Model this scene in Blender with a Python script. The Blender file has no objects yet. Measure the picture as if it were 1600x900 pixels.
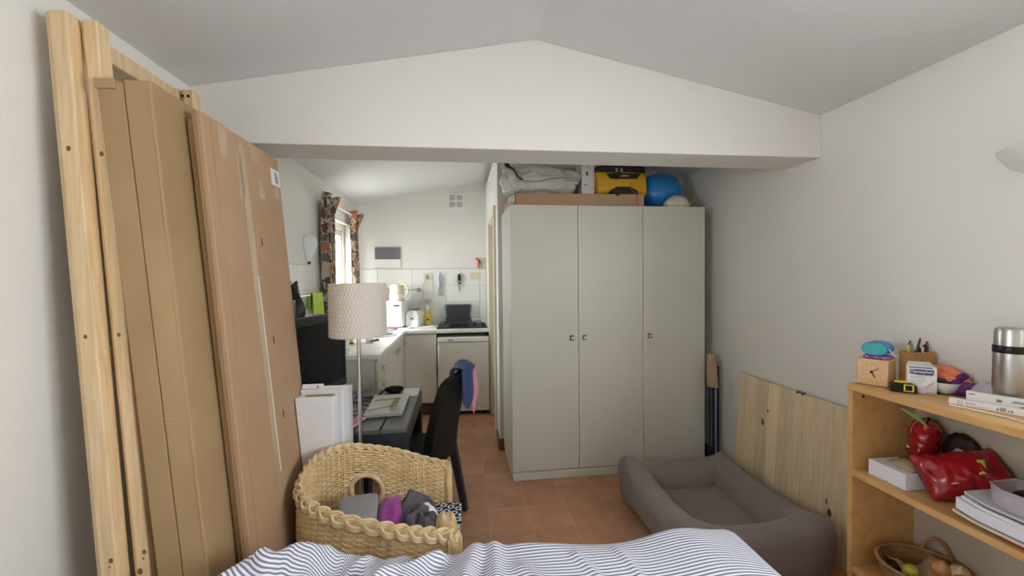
import bpy, math, random
from mathutils import Vector, Matrix, noise
from math import sin, cos, pi, radians as R_
S = bpy.context.scene
COL = S.collection
random.seed(7)

# ------------------------------------------------------------------ camera
FPX, YAW, PITCH, ROLL, HCAM = 666.6, .1183, .0234, -.0104, 1.4813
_c, _s = cos(YAW), sin(YAW)
_right = Vector((_c, -_s, 0)); _fw = Vector((_s, _c, 0)); _up = Vector((0, 0, 1))
_fw2 = _fw*cos(PITCH) - _up*sin(PITCH); _up2 = _up*cos(PITCH) + _fw*sin(PITCH)
_r2 = _right*cos(ROLL) + _up2*sin(ROLL); _u2 = _up2*cos(ROLL) - _right*sin(ROLL)
cd = bpy.data.cameras.new('camera'); cam = bpy.data.objects.new('camera', cd); COL.objects.link(cam)
cd.sensor_fit = 'HORIZONTAL'; cd.sensor_width = 36; cd.lens = FPX/1600*36; cd.clip_start = .02
cam.matrix_world = Matrix(((_r2.x, _u2.x, -_fw2.x, 0), (_r2.y, _u2.y, -_fw2.y, 0), (_r2.z, _u2.z, -_fw2.z, HCAM), (0, 0, 0, 1)))
S.camera = cam

# ------------------------------------------------------------------ light
w = bpy.data.worlds.new('world'); S.world = w; w.use_nodes = True
bg = w.node_tree.nodes['Background']; bg.inputs[0].default_value = (.97, .975, .98, 1); bg.inputs[1].default_value = 7.5
sd = bpy.data.lights.new('sun', 'SUN'); sd.energy = 6.5; sd.angle = R_(.8); sd.color = (1, .96, .89)
sun = bpy.data.objects.new('sun', sd); COL.objects.link(sun)
sun.rotation_euler = Vector((.56, .50, -.64)).to_track_quat('-Z', 'Y').to_euler()
def portal(name, loc, rot, sx, sy):
    d = bpy.data.lights.new(name, 'AREA'); d.shape = 'RECTANGLE'; d.size = sx; d.size_y = sy; d.cycles.is_portal = True
    o = bpy.data.objects.new(name, d); COL.objects.link(o); o.location = loc; o.rotation_euler = rot
portal('kitchen_portal', (-1.47, 4.585, 1.58), (0, R_(-90), 0), 1.02, .89)
portal('left_portal', (-1.43, .235, 1.635), (0, R_(-90), 0), .83, .77)
portal('side_portal', (2.17, -.05, 1.575), (0, R_(90), 0), .93, 1.34)
S.view_settings.view_transform = 'Standard'; S.view_settings.look = 'None'
S.view_settings.gamma = 1; S.view_settings.exposure = 1.55; S.view_settings.use_curve_mapping = False
S.cycles.max_bounces = 10; S.cycles.diffuse_bounces = 6; S.cycles.caustics_reflective = False; S.cycles.caustics_refractive = False
S.cycles.sample_clamp_indirect = 6

# ------------------------------------------------------------------ materials
def mat(name, base, rough=.55, metal=0, col2=None, vs=6, st=(1, 1, 1), bump=0, bs=150, rand=0, spec=.5, detail=4, alpha=1, sheen=0, dist=0, lo=.35, hi=.65, bst=None, trans=0):
    m = bpy.data.materials.new(name); m.use_nodes = True; nt = m.node_tree; N = nt.nodes; K = nt.links
    b = N['Principled BSDF']
    b.inputs['Base Color'].default_value = (*base, 1); b.inputs['Roughness'].default_value = rough
    b.inputs['Metallic'].default_value = metal; b.inputs['Specular IOR Level'].default_value = spec
    if sheen: b.inputs['Sheen Weight'].default_value = sheen
    if alpha < 1: b.inputs['Alpha'].default_value = alpha
    if trans: b.inputs['Transmission Weight'].default_value = trans
    tc = N.new('ShaderNodeTexCoord'); out = None
    if col2:
        mp = N.new('ShaderNodeMapping'); mp.inputs['Scale'].default_value = st; K.new(tc.outputs['Object'], mp.inputs[0])
        no = N.new('ShaderNodeTexNoise'); no.inputs['Scale'].default_value = vs; no.inputs['Detail'].default_value = detail
        no.inputs['Distortion'].default_value = dist
        K.new(mp.outputs[0], no.inputs['Vector'])
        if rand:
            oi = N.new('ShaderNodeObjectInfo'); ad = N.new('ShaderNodeVectorMath'); ad.operation = 'ADD'
            mu = N.new('ShaderNodeMath'); mu.operation = 'MULTIPLY'; mu.inputs[1].default_value = 37
            K.new(oi.outputs['Random'], mu.inputs[0]); K.new(mp.outputs[0], ad.inputs[0]); K.new(mu.outputs[0], ad.inputs[1])
            K.new(ad.outputs[0], no.inputs['Vector'])
        rp = N.new('ShaderNodeValToRGB'); rp.color_ramp.elements[0].color = (*base, 1); rp.color_ramp.elements[1].color = (*col2, 1)
        rp.color_ramp.elements[0].position = lo; rp.color_ramp.elements[1].position = hi
        K.new(no.outputs['Fac'], rp.inputs[0]); out = rp.outputs[0]
    if rand:
        oi = N.new('ShaderNodeObjectInfo'); mr = N.new('ShaderNodeMapRange')
        mr.inputs[3].default_value = 1-rand; mr.inputs[4].default_value = 1+rand; K.new(oi.outputs['Random'], mr.inputs[0])
        hs = N.new('ShaderNodeHueSaturation'); K.new(mr.outputs[0], hs.inputs['Value'])
        if out: K.new(out, hs.inputs['Color'])
        else: hs.inputs['Color'].default_value = (*base, 1)
        out = hs.outputs[0]
    if out: K.new(out, b.inputs['Base Color'])
    if bump:
        n2 = N.new('ShaderNodeTexNoise'); n2.inputs['Scale'].default_value = bs; n2.inputs['Detail'].default_value = 3
        if bst:
            mp2 = N.new('ShaderNodeMapping'); mp2.inputs['Scale'].default_value = bst; K.new(tc.outputs['Object'], mp2.inputs[0]); K.new(mp2.outputs[0], n2.inputs['Vector'])
        else: K.new(tc.outputs['Object'], n2.inputs['Vector'])
        bp = N.new('ShaderNodeBump'); bp.inputs['Strength'].default_value = bump; bp.inputs['Distance'].default_value = .004
        K.new(n2.outputs['Fac'], bp.inputs['Height']); K.new(bp.outputs[0], b.inputs['Normal'])
    return m
M = {}
M['wall'] = mat('wall_paint', (.79, .775, .735), .9, bump=.35, bs=90, spec=.2)
M['ceil'] = mat('ceiling_paint', (.72, .715, .72), .95, bump=.3, bs=120, spec=.2)
M['tile'] = mat('terracotta', (.46, .225, .12), .45, col2=(.53, .285, .165), vs=7, rand=.10, bump=.15, bs=60)
M['grout'] = mat('grout', (.60, .38, .25), .9)
M['walltile'] = mat('white_wall_tile', (.82, .82, .79), .25, rand=.02)
M['wtgrout'] = mat('tile_grout', (.62, .61, .57), .9)
M['white'] = mat('white_lacquer', (.63, .62, .555), .4, col2=(.61, .60, .535), vs=2)
M['whiteb'] = mat('cool_white_board', (.82, .83, .86), .4)
M['plastic'] = mat('white_plastic', (.85, .85, .83), .3)
M['fridge'] = mat('fridge_enamel', (.72, .70, .64), .35)
M['worktop'] = mat('white_worktop', (.80, .80, .77), .3)
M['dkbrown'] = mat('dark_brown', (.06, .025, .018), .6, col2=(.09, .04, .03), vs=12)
M['skirt'] = mat('brown_skirting_tile', (.20, .075, .04), .4)
M['black'] = mat('black_plastic', (.009, .009, .010), .38, spec=.3)
M['screen'] = mat('tv_screen', (.005, .0055, .0065), .18, spec=.05)
M['chairblk'] = mat('black_leather', (.007, .007, .007), .55, bump=.2, bs=250, spec=.22)
M['chrome'] = mat('chrome', (.75, .75, .76), .18, metal=1)
M['steel'] = mat('brushed_steel', (.52, .51, .49), .32, metal=1, bump=.08, bs=40, bst=(1, 1, 30))
M['pine'] = mat('pine', (.66, .475, .255), .55, col2=(.78, .60, .37), vs=5, st=(14, 14, .8), rand=.07, bump=.1, bs=12, bst=(20, 20, 1), dist=.6)
M['pinepanel'] = mat('pine_panel', (.72, .565, .345), .6, col2=(.84, .69, .47), vs=5, st=(12, 12, .7), rand=.14, dist=.7)
M['pineend'] = mat('pine_end_grain', (.56, .38, .20), .7, col2=(.66, .48, .28), vs=40)
M['knot'] = mat('knot', (.16, .06, .025), .6, col2=(.25, .11, .05), vs=30)
M['card'] = mat('cardboard', (.37, .245, .120), .8, col2=(.42, .28, .145), vs=3, bump=.08, bs=300, bst=(1, 1, .1), rand=.05)
M['card2'] = mat('cardboard_reddish', (.42, .265, .155), .8, col2=(.46, .30, .18), vs=3, bump=.06, bs=300, bst=(1, 1, .1))
M['tape'] = mat('packing_tape', (.50, .36, .235), .22, spec=.6)
M['birch'] = mat('birch_veneer', (.58, .325, .115), .45, col2=(.66, .395, .155), vs=3, st=(8, 2, 8), bump=.03, bs=30)
M['backbd'] = mat('backing_board', (.47, .42, .33), .7)
M['rattan'] = mat('rattan', (.60, .42, .20), .5, col2=(.76, .58, .33), vs=18, rand=.03)
M['braid'] = mat('rattan_braid', (.66, .49, .26), .5, col2=(.78, .62, .38), vs=25)
M['dogbed'] = mat('dog_bed_canvas', (.21, .176, .165), .85, col2=(.25, .21, .196), vs=160, bump=.4, bs=600, sheen=.15)
M['shade'] = mat('lampshade', (.62, .565, .50), .75, bump=.1, bs=300)
M['deskgrey'] = mat('desk_slat', (.085, .09, .095), .42, col2=(.11, .115, .12), vs=4, st=(30, 2, 30))
M['deskdark'] = mat('desk_dark', (.02, .021, .03), .45)
M['blue'] = mat('blue_cloth', (.022, .045, .15), .9, bump=.6, bs=180, sheen=.3)
M['pink'] = mat('pink_cloth', (.72, .33, .40), .9, bump=.4, bs=180)
M['lime'] = mat('lime_towel', (.42, .62, .05), .9, bump=.6, bs=200, sheen=.3)
M['grey'] = mat('grey_knit', (.30, .31, .33), .95, bump=.8, bs=160, bst=(1, 1, 3))
M['purple'] = mat('magenta_fleece', (.33, .05, .30), .95, bump=.9, bs=22, sheen=.4, col2=(.24, .04, .22), vs=14)
M['dkgrey'] = mat('dark_grey_cloth', (.085, .075, .095), .9, bump=1, bs=16, col2=(.11, .10, .12), vs=30)
M['tan'] = mat('tan_cloth', (.48, .33, .15), .85, col2=(.66, .52, .32), vs=22, bump=1, bs=24)
M['cotton'] = mat('white_cotton', (.78, .79, .82), .9, bump=.4, bs=150)
M['beige'] = mat('beige_cloth', (.44, .33, .21), .85, bump=.3, bs=200)
M['navy'] = mat('navy_metal', (.012, .02, .06), .4)
M['polyb'] = mat('translucent_grey_bag', (.72, .72, .68), .32, spec=.5, col2=(.58, .58, .54), vs=5, alpha=.96)
M['bagyel'] = mat('yellow_tarpaulin', (.72, .40, .015), .4, bump=.25, bs=25)
M['bagblk'] = mat('black_tarpaulin', (.015, .015, .017), .5, bump=.25, bs=25)
M['ball'] = mat('blue_vinyl', (.012, .22, .58), .3)
M['capc'] = mat('cream_cloth', (.66, .62, .50), .9, bump=.3, bs=150)
M['red'] = mat('red_plastic_bag', (.42, .010, .016), .25, col2=(.26, .006, .012), vs=9, spec=.7)
M['paper'] = mat('paper', (.78, .77, .76), .75)
M['paperg'] = mat('grey_paper', (.55, .55, .57), .5)
M['paperw'] = mat('paper_bluewhite', (.74, .75, .80), .35)
M['yellow'] = mat('yellow_plastic', (.72, .60, .06), .35)
M['tyellow'] = mat('tape_yellow', (.80, .56, .02), .4)
M['green'] = mat('leaf_green', (.22, .42, .10), .5, col2=(.34, .52, .18), vs=20)
M['dkgreen'] = mat('dark_green', (.01, .10, .05), .4)
M['orange'] = mat('orange_cloth', (.88, .25, .13), .9, bump=.4, bs=150)
M['violet'] = mat('violet_cloth', (.13, .03, .16), .9, bump=.3, bs=150)
M['cyan'] = mat('cyan_mesh', (.06, .42, .46), .6, bump=.4, bs=500)
M['bluep'] = mat('blue_plastic', (.035, .22, .50), .4)
M['purplep'] = mat('purple_plastic', (.24, .09, .36), .35)
M['clockw'] = mat('beech_clock', (.64, .39, .19), .5, col2=(.70, .45, .24), vs=4, st=(2, 2, 16))
M['penbox'] = mat('pen_box_wood', (.42, .215, .06), .5, col2=(.50, .27, .085), vs=6, st=(2, 2, 14))
M['ceramic'] = mat('ceramic_white', (.74, .75, .70), .15)
M['dkblue'] = mat('print_navy', (.015, .02, .13), .4)
M['print'] = mat('print_grey', (.33, .31, .31), .6)
M['printb'] = mat('print_dark', (.03, .03, .05), .6)
M['printp'] = mat('print_pale_violet', (.62, .50, .58), .6)
M['gingham'] = mat('grey_board', (.155, .14, .165), .7, col2=(.19, .175, .20), vs=120)
M['ivory'] = mat('ivory_plastic', (.72, .66, .50), .4)
M['kettle'] = mat('cream_kettle', (.72, .62, .44), .25)
M['griddle'] = mat('cast_iron', (.035, .036, .04), .6, bump=.3, bs=300)
M['bluegrey'] = mat('blue_grey', (.20, .26, .34), .4)
M['onion'] = mat('onion_skin', (.52, .22, .07), .35, col2=(.64, .32, .12), vs=10, st=(1, 1, .2))
M['onionp'] = mat('onion_pale', (.62, .47, .24), .35, col2=(.70, .56, .33), vs=10, st=(1, 1, .2))
M['lemon'] = mat('lime_fruit', (.50, .47, .06), .4, col2=(.36, .40, .05), vs=14)
M['basketw'] = mat('brown_wicker', (.23, .12, .04), .6, col2=(.34, .19, .075), vs=30)
M['crimson'] = mat('crimson_folder', (.42, .02, .05), .5)
M['sole'] = mat('print_red', (.55, .07, .05), .5)
M['wine'] = mat('dark_content', (.03, .012, .015), .6)
M['olive'] = mat('olive_frame', (.27, .235, .05), .35)
M['silver'] = mat('silver_laptop', (.44, .44, .43), .4, metal=.4)
M['frost'] = mat('frosted_glass', (.80, .81, .82), .45)
M['duvetin'] = mat('mattress_ticking', (.75, .75, .73), .9)
M['extr'] = mat('exterior_render', (.36, .37, .37), .9)

def glassy(name, col, fac=.12):
    m = bpy.data.materials.new(name); m.use_nodes = True; nt = m.node_tree; nt.nodes.clear()
    o = nt.nodes.new('ShaderNodeOutputMaterial'); t = nt.nodes.new('ShaderNodeBsdfTransparent'); t.inputs[0].default_value = (*col, 1)
    g = nt.nodes.new('ShaderNodeBsdfGlossy'); g.inputs['Roughness'].default_value = .05
    x = nt.nodes.new('ShaderNodeMixShader'); x.inputs[0].default_value = fac
    nt.links.new(t.outputs[0], x.inputs[1]); nt.links.new(g.outputs[0], x.inputs[2]); nt.links.new(x.outputs[0], o.inputs[0])
    return m
M['glass'] = glassy('window_glass', (.97, .98, .98), .06)
M['clear'] = glassy('clear_plastic', (.86, .84, .87), .16)
def hazy(name, col, fac):
    m = bpy.data.materials.new(name); m.use_nodes = True; nt = m.node_tree; b = nt.nodes['Principled BSDF']
    b.inputs['Base Color'].default_value = (*col, 1); b.inputs['Roughness'].default_value = .2; b.inputs['Alpha'].default_value = fac
    return m
M['hazy'] = hazy('hazy_plastic', (.66, .60, .66), .55)
M['yelclear'] = hazy('soap_liquid', (.75, .66, .10), .75)

def ring_mat():
    m = bpy.data.materials.new('navy_ring_print'); m.use_nodes = True; nt = m.node_tree; N = nt.nodes; K = nt.links; b = N['Principled BSDF']
    tc = N.new('ShaderNodeTexCoord'); mp = N.new('ShaderNodeMapping'); mp.inputs['Scale'].default_value = (26, 26, 26); mp.inputs['Rotation'].default_value = (0, 0, .5)
    sp = N.new('ShaderNodeSeparateXYZ'); cb = N.new('ShaderNodeCombineXYZ')
    K.new(tc.outputs['Object'], mp.inputs[0]); K.new(mp.outputs[0], sp.inputs[0]); K.new(sp.outputs[0], cb.inputs[0]); K.new(sp.outputs[1], cb.inputs[1])
    v = N.new('ShaderNodeTexVoronoi'); v.inputs['Randomness'].default_value = 0; v.inputs['Scale'].default_value = 1; v.voronoi_dimensions = '2D'
    K.new(cb.outputs[0], v.inputs['Vector'])
    rp = N.new('ShaderNodeValToRGB'); rp.color_ramp.interpolation = 'CONSTANT'; e = rp.color_ramp.elements
    e[0].position = 0; e[0].color = (.012, .02, .055, 1); e[1].position = .22; e[1].color = (.72, .74, .76, 1)
    n = e.new(.40); n.color = (.012, .02, .055, 1)
    K.new(v.outputs['Distance'], rp.inputs[0]); K.new(rp.outputs[0], b.inputs['Base Color']); b.inputs['Roughness'].default_value = .9
    return m
M['rings'] = ring_mat()

def floral_mat():
    m = bpy.data.materials.new('leaf_print_curtain'); m.use_nodes = True; nt = m.node_tree; N = nt.nodes; K = nt.links; b = N['Principled BSDF']
    tc = N.new('ShaderNodeTexCoord'); mp = N.new('ShaderNodeMapping'); mp.inputs['Scale'].default_value = (15, 15, 12)
    no = N.new('ShaderNodeTexNoise'); no.inputs['Scale'].default_value = 1.4
    mx = N.new('ShaderNodeMix'); mx.data_type = 'VECTOR'; mx.inputs[0].default_value = .62
    K.new(tc.outputs['UV'], mp.inputs[0]); K.new(mp.outputs[0], no.inputs['Vector']); K.new(mp.outputs[0], mx.inputs[4]); K.new(no.outputs['Color'], mx.inputs[5])
    v = N.new('ShaderNodeTexVoronoi'); v.inputs['Scale'].default_value = 1.7; v.voronoi_dimensions = '2D'; K.new(mx.outputs[1], v.inputs['Vector'])
    sp = N.new('ShaderNodeSeparateColor'); K.new(v.outputs['Color'], sp.inputs[0])
    rp = N.new('ShaderNodeValToRGB'); rp.color_ramp.interpolation = 'CONSTANT'; e = rp.color_ramp.elements
    cs = [(0, (.085, .08, .062)), (.26, (.42, .165, .085)), (.44, (.15, .15, .115)), (.62, (.52, .47, .38)), (.72, (.15, .06, .05)), (.86, (.22, .20, .15))]
    e[0].color = (*cs[0][1], 1); e[1].position = cs[1][0]; e[1].color = (*cs[1][1], 1)
    for p, c in cs[2:]:
        n = e.new(p); n.color = (*c, 1)
    K.new(sp.outputs[0], rp.inputs[0])
    ed = N.new('ShaderNodeTexVoronoi'); ed.feature = 'DISTANCE_TO_EDGE'; ed.voronoi_dimensions = '2D'; ed.inputs['Scale'].default_value = 1.7; K.new(mx.outputs[1], ed.inputs['Vector'])
    lt = N.new('ShaderNodeMath'); lt.operation = 'LESS_THAN'; lt.inputs[1].default_value = .06; K.new(ed.outputs['Distance'], lt.inputs[0])
    m2 = N.new('ShaderNodeMix'); m2.data_type = 'RGBA'; K.new(lt.outputs[0], m2.inputs[0]); K.new(rp.outputs[0], m2.inputs[6]); m2.inputs[7].default_value = (.58, .52, .43, 1)
    K.new(m2.outputs[2], b.inputs['Base Color']); b.inputs['Roughness'].default_value = .9
    return m
M['floral'] = floral_mat()

def stripe_mat():
    m = bpy.data.materials.new('striped_duvet'); m.use_nodes = True; nt = m.node_tree; N = nt.nodes; K = nt.links; b = N['Principled BSDF']
    uv = N.new('ShaderNodeUVMap'); sp = N.new('ShaderNodeSeparateXYZ'); K.new(uv.outputs[0], sp.inputs[0])
    mu = N.new('ShaderNodeMath'); mu.operation = 'MULTIPLY'; mu.inputs[1].default_value = 2*pi/.0125; K.new(sp.outputs[1], mu.inputs[0])
    sn = N.new('ShaderNodeMath'); sn.operation = 'SINE'; K.new(mu.outputs[0], sn.inputs[0])
    rp = N.new('ShaderNodeValToRGB'); e = rp.color_ramp.elements
    mr = N.new('ShaderNodeMapRange'); mr.inputs[1].default_value = -1; mr.inputs[2].default_value = 1; K.new(sn.outputs[0], mr.inputs[0])
    e[0].position = .42; e[0].color = (.84, .85, .90, 1); e[1].position = .72; e[1].color = (.20, .215, .33, 1)
    K.new(mr.outputs[0], rp.inputs[0]); K.new(rp.outputs[0], b.inputs['Base Color']); b.inputs['Roughness'].default_value = .9
    b.inputs['Specular IOR Level'].default_value = .2
    return m
M['stripe'] = stripe_mat()

# ------------------------------------------------------------------ mesh helpers
class MB:
    def __init__(s): s.v = []; s.f = []
    def add(s, vs, fs):
        n = len(s.v); s.v += [Vector(p) for p in vs]; s.f += [tuple(i+n for i in f) for f in fs]; return s
    def hexa(s, p):
        return s.add(p, [(0, 3, 2, 1), (4, 5, 6, 7), (0, 1, 5, 4), (1, 2, 6, 5), (2, 3, 7, 6), (3, 0, 4, 7)])
    def box(s, x0, x1, y0, y1, z0, z1):
        return s.hexa([(x0, y0, z0), (x1, y0, z0), (x1, y1, z0), (x0, y1, z0), (x0, y0, z1), (x1, y0, z1), (x1, y1, z1), (x0, y1, z1)])
    def tube(s, pts, r, n=8, closed=False, flat=1.0):
        pts = [Vector(p) for p in pts]; N = len(pts)
        rs = r if isinstance(r, (list, tuple)) else [r]*N
        up = Vector((0, 0, 1)); prev = None; vs = []
        for i, p in enumerate(pts):
            a = pts[(i-1) % N] if (closed or i > 0) else p; b = pts[(i+1) % N] if (closed or i < N-1) else p
            t = (b-a); t = t.normalized() if t.length > 1e-9 else Vector((1, 0, 0))
            if prev is None:
                u = t.cross(up)
                if u.length < .1: u = t.cross(Vector((1, 0, 0)))
            else: u = prev - t*prev.dot(t)
            if u.length < 1e-6: u = t.orthogonal()
            u.normalize(); prev = u; q = t.cross(u)
            for k in range(n):
                an = 2*pi*k/n; vs.append(p + (u*cos(an) + q*sin(an)*flat)*rs[i])
        fs = []
        for i in range(N if closed else N-1):
            j = (i+1) % N
            for k in range(n):
                l = (k+1) % n; fs.append((i*n+k, i*n+l, j*n+l, j*n+k))
        if not closed: fs += [tuple(range(n))[::-1], tuple((N-1)*n+k for k in range(n))]
        return s.add(vs, fs)
    def lathe(s, prof, c=(0, 0, 0), n=32, a0=0, a1=2*pi, sx=1, sy=1):
        full = abs(a1-a0-2*pi) < 1e-6; m = n if full else n+1; vs = []; fs = []
        for (r, z) in prof:
            for k in range(m):
                a = a0+(a1-a0)*k/n; vs.append((c[0]+r*cos(a)*sx, c[1]+r*sin(a)*sy, c[2]+z))
        for i in range(len(prof)-1):
            for k in range(n):
                l = (k+1) % m; fs.append((i*m+k, i*m+l, (i+1)*m+l, (i+1)*m+k))
        if full:
            if prof[0][0] > 1e-5: fs.append(tuple(range(m))[::-1])
            if prof[-1][0] > 1e-5: fs.append(tuple((len(prof)-1)*m+k for k in range(m)))
        return s.add(vs, fs)
    def prism(s, poly, d, axis='y', o=0):
        # poly: 2D outline; extruded from o to o+d along axis
        n = len(poly); vs = []
        for t in (o, o+d):
            for (a, b) in poly:
                vs.append({'y': (a, t, b), 'x': (t, a, b), 'z': (a, b, t)}[axis])
        fs = [tuple(range(n)), tuple(range(2*n-1, n-1, -1))] + [(i, i+n, (i+1) % n+n, (i+1) % n) for i in range(n)]
        return s.add(vs, fs)
    def grid(s, fn, nu, nv, cu=False, cv=False):
        vs = []; a = nu if cu else nu+1; b = nv if cv else nv+1
        for j in range(b):
            for i in range(a): vs.append(fn(i/nu, j/nv))
        fs = []
        for j in range(nv):
            for i in range(nu):
                i2 = (i+1) % a; j2 = (j+1) % b; fs.append((j*a+i, j*a+i2, j2*a+i2, j2*a+i))
        return s.add(vs, fs)
    def blob(s, c, r, e=1.0, nu=32, nv=18, disp=None):
        def pw(x, k): return math.copysign(abs(x)**k, x)
        def fn(u, v):
            th = 2*pi*u; ph = pi*(v-.5)
            d = Vector((pw(cos(ph), e)*pw(cos(th), e), pw(cos(ph), e)*pw(sin(th), e), pw(sin(ph), e)))
            k = 1+(disp(d) if disp else 0)
            return Vector((c[0]+r[0]*d.x*k, c[1]+r[1]*d.y*k, c[2]+r[2]*d.z*k))
        return s.grid(fn, nu, nv, cu=True)
    def xf(s, m):
        s.v = [m @ p for p in s.v]; return s
    def build(s, name, m, parent=None, smooth=None, bevel=0, seg=2, origin=None, solid=0, sub=0):
        me = bpy.data.meshes.new(name)
        if parent is not None: inv = WM[parent].inverted()
        else: inv = Matrix.Translation(-Vector(origin)) if origin else Matrix.Translation(-s.base())
        me.from_pydata([tuple(inv @ p) for p in s.v], [], s.f); me.update()
        import bmesh as _b
        bm = _b.new(); bm.from_mesh(me); _b.ops.recalc_face_normals(bm, faces=bm.faces); bm.to_mesh(me); bm.free()
        o = bpy.data.objects.new(name, me); COL.objects.link(o); me.materials.append(M[m])
        if parent is not None: o.parent = parent; WM[o] = WM[parent].copy()
        else: o.location = -inv.to_translation(); WM[o] = Matrix.Translation(o.location)
        if smooth is not None:
            me.polygons.foreach_set('use_smooth', [True]*len(me.polygons)); me.set_sharp_from_angle(angle=R_(smooth))
        if solid:
            d = o.modifiers.new('solid', 'SOLIDIFY'); d.thickness = solid; d.offset = 0
        if bevel:
            d = o.modifiers.new('bevel', 'BEVEL'); d.width = bevel; d.segments = seg; d.limit_method = 'ANGLE'; d.angle_limit = R_(40)
        if sub:
            d = o.modifiers.new('sub', 'SUBSURF'); d.levels = sub; d.render_levels = sub
        return o
    def base(s):
        xs = [p.x for p in s.v]; ys = [p.y for p in s.v]; zs = [p.z for p in s.v]
        return Vector(((min(xs)+max(xs))/2, (min(ys)+max(ys))/2, min(zs)))
WM = {}
T_ = Matrix.Translation
def RZ(d): return Matrix.Rotation(R_(d), 4, 'Z')
def RX(d): return Matrix.Rotation(R_(d), 4, 'X')
def RY(d): return Matrix.Rotation(R_(d), 4, 'Y')
def tag(o, label=None, cat=None, group=None, kind=None):
    if label: o['label'] = label
    if cat: o['category'] = cat
    if group: o['group'] = group
    if kind: o['kind'] = kind
    return o
def thing(name, label, cat, loc=(0, 0, 0), rz=0, group=None):
    o = bpy.data.objects.new(name, None); COL.objects.link(o); o.location = loc; o.rotation_euler = (0, 0, R_(rz)); o.empty_display_size = .05
    WM[o] = T_(Vector(loc)) @ RZ(rz)
    return tag(o, label, cat, group)
def struct(o): o['kind'] = 'structure'; return o
def catmull(pts, n, closed=False):
    P = [Vector(p) for p in pts]; L = len(P); out = []
    segs = L if closed else L-1
    for i in range(n if closed else n+1):
        t = i/n*segs; k = min(int(t), segs-1); f = t-k
        g = (lambda j: P[j % L]) if closed else (lambda j: P[max(0, min(L-1, j))])
        a, b, c, d = g(k-1), g(k), g(k+1), g(k+2)
        out.append(.5*((2*b)+(c-a)*f+(2*a-5*b+4*c-d)*f*f+(3*b-a-3*c+d)*f**3))
    return out
def fbm(x, y, z=0, o=3):
    return noise.fractal(Vector((x, y, z)), 1.0, 2.0, o, noise_basis='PERLIN_ORIGINAL')
def text_mb(body, size, mx, depth=.0004, bold=0):
    cu = bpy.data.curves.new('txt', 'FONT'); cu.body = body; cu.size = size; cu.extrude = depth; cu.align_x = 'CENTER'; cu.align_y = 'CENTER'; cu.offset = bold
    o = bpy.data.objects.new('txt', cu); COL.objects.link(o)
    dg = bpy.context.evaluated_depsgraph_get(); me = bpy.data.meshes.new_from_object(o.evaluated_get(dg))
    b = MB(); b.add([mx @ v.co for v in me.vertices], [tuple(p.vertices) for p in me.polygons])
    bpy.data.objects.remove(o); bpy.data.curves.remove(cu); bpy.data.meshes.remove(me)
    return b
def setuv(o, uvs):
    me = o.data; l = me.uv_layers.new(name='UVMap')
    for lp in me.loops: l.data[lp.index].uv = uvs[lp.vertex_index]

# ------------------------------------------------------------------ room shell
L, RW, YK, YF = -1.245, 1.99, 5.3, -1.65
RX0, RZ0, ZL, ZR = .393, 2.69, 2.386, 2.363       # ridge, eaves
YB0, YB1, ZB = 2.16, 2.42, 2.131                  # the dropped beam
PX, PY = .315, 3.635                              # corner of the partition
def ceil_z(x): return ZL+(RZ0-ZL)*(x-L)/(RX0-L) if x < RX0 else ZR+(RZ0-ZR)*(RW-x)/(RW-RX0)

floor = struct(MB().box(L-.2, RW+.2, YF-.2, YK+.2, -.12, -.002).build('floor', 'grout', origin=(0, 0, 0)))
tm = None
TS = .2525
for j in range(17):
    for i in range(13):
        x0 = .152-TS*5.5-.01+TS*i; y0 = 1.192+TS*j
        x0 = .1515-6*TS+TS*i
        x1 = min(x0+TS, RW); xa = max(x0, L); y1 = min(y0+TS, YK)
        if y1-y0 < .05 or x1-xa < .05: continue
        if tm is None:
            b = MB().box(-TS/2+.002, TS/2-.002, -TS/2+.002, TS/2-.002, -.01, 0)
            o = b.build('floor_tile', 'tile', floor, bevel=.002, seg=1); tm = o.data
            o.location = ((x0+x1)/2, (y0+y1)/2, 0)
            first = o
        if x1-xa < TS-.01 or y1-y0 < TS-.01:
            MB().box(xa+.002, x1-.002, y0+.002, y1-.002, -.01, 0).build('floor_tile', 'tile', floor)
            continue
        if o is not first or (i, j) != (0, 0):
            o = first.copy(); COL.objects.link(o)
        o.location = ((xa+x1)/2, (y0+y1)/2, random.uniform(-.0008, .0006)); o.rotation_euler = (0, 0, R_(random.uniform(-.25, .25)))

def gable(b, y0, y1, x0, x1, z0):
    pts = [(x0, z0), (x1, z0), (x1, ceil_z(x1))]
    if x0 < RX0 < x1: pts.append((RX0, RZ0))
    pts.append((x0, ceil_z(x0)))
    return b.prism(pts, y1-y0, 'y', y0)
# left wall with the kitchen window opening
WY0, WY1, WZ0, WZ1 = 4.14, 5.03, 1.07, 2.09
b = MB()
LY0, LY1, LZ0, LZ1 = -.18, .65, 1.18, 2.09
for (y0, y1, z0, z1) in ((YF, LY0, 0, ZL), (LY0, LY1, 0, LZ0), (LY0, LY1, LZ1, ZL), (LY1, WY0, 0, ZL), (WY1, YK, 0, ZL), (WY0, WY1, 0, WZ0), (WY0, WY1, WZ1, ZL)):
    b.box(L-.2, L, y0, y1, z0, z1)
wall_left = struct(b.build('wall_left', 'wall', origin=(L, 0, 0)))
SY0, SY1, SZ0, SZ1 = -.76, .66, 1.07, 2.08
b = MB()
for (y0, y1, z0, z1) in ((YF, SY0, 0, ZR), (SY1, YK, 0, ZR), (SY0, SY1, 0, SZ0), (SY0, SY1, SZ1, ZR)): b.box(RW, RW+.2, y0, y1, z0, z1)
struct(b.build('wall_right', 'wall', origin=(RW, 0, 0)))
wall_back = struct(gable(MB(), YK, YK+.2, L, RW, 0).build('wall_back', 'wall', origin=(0, YK, 0)))
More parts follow.
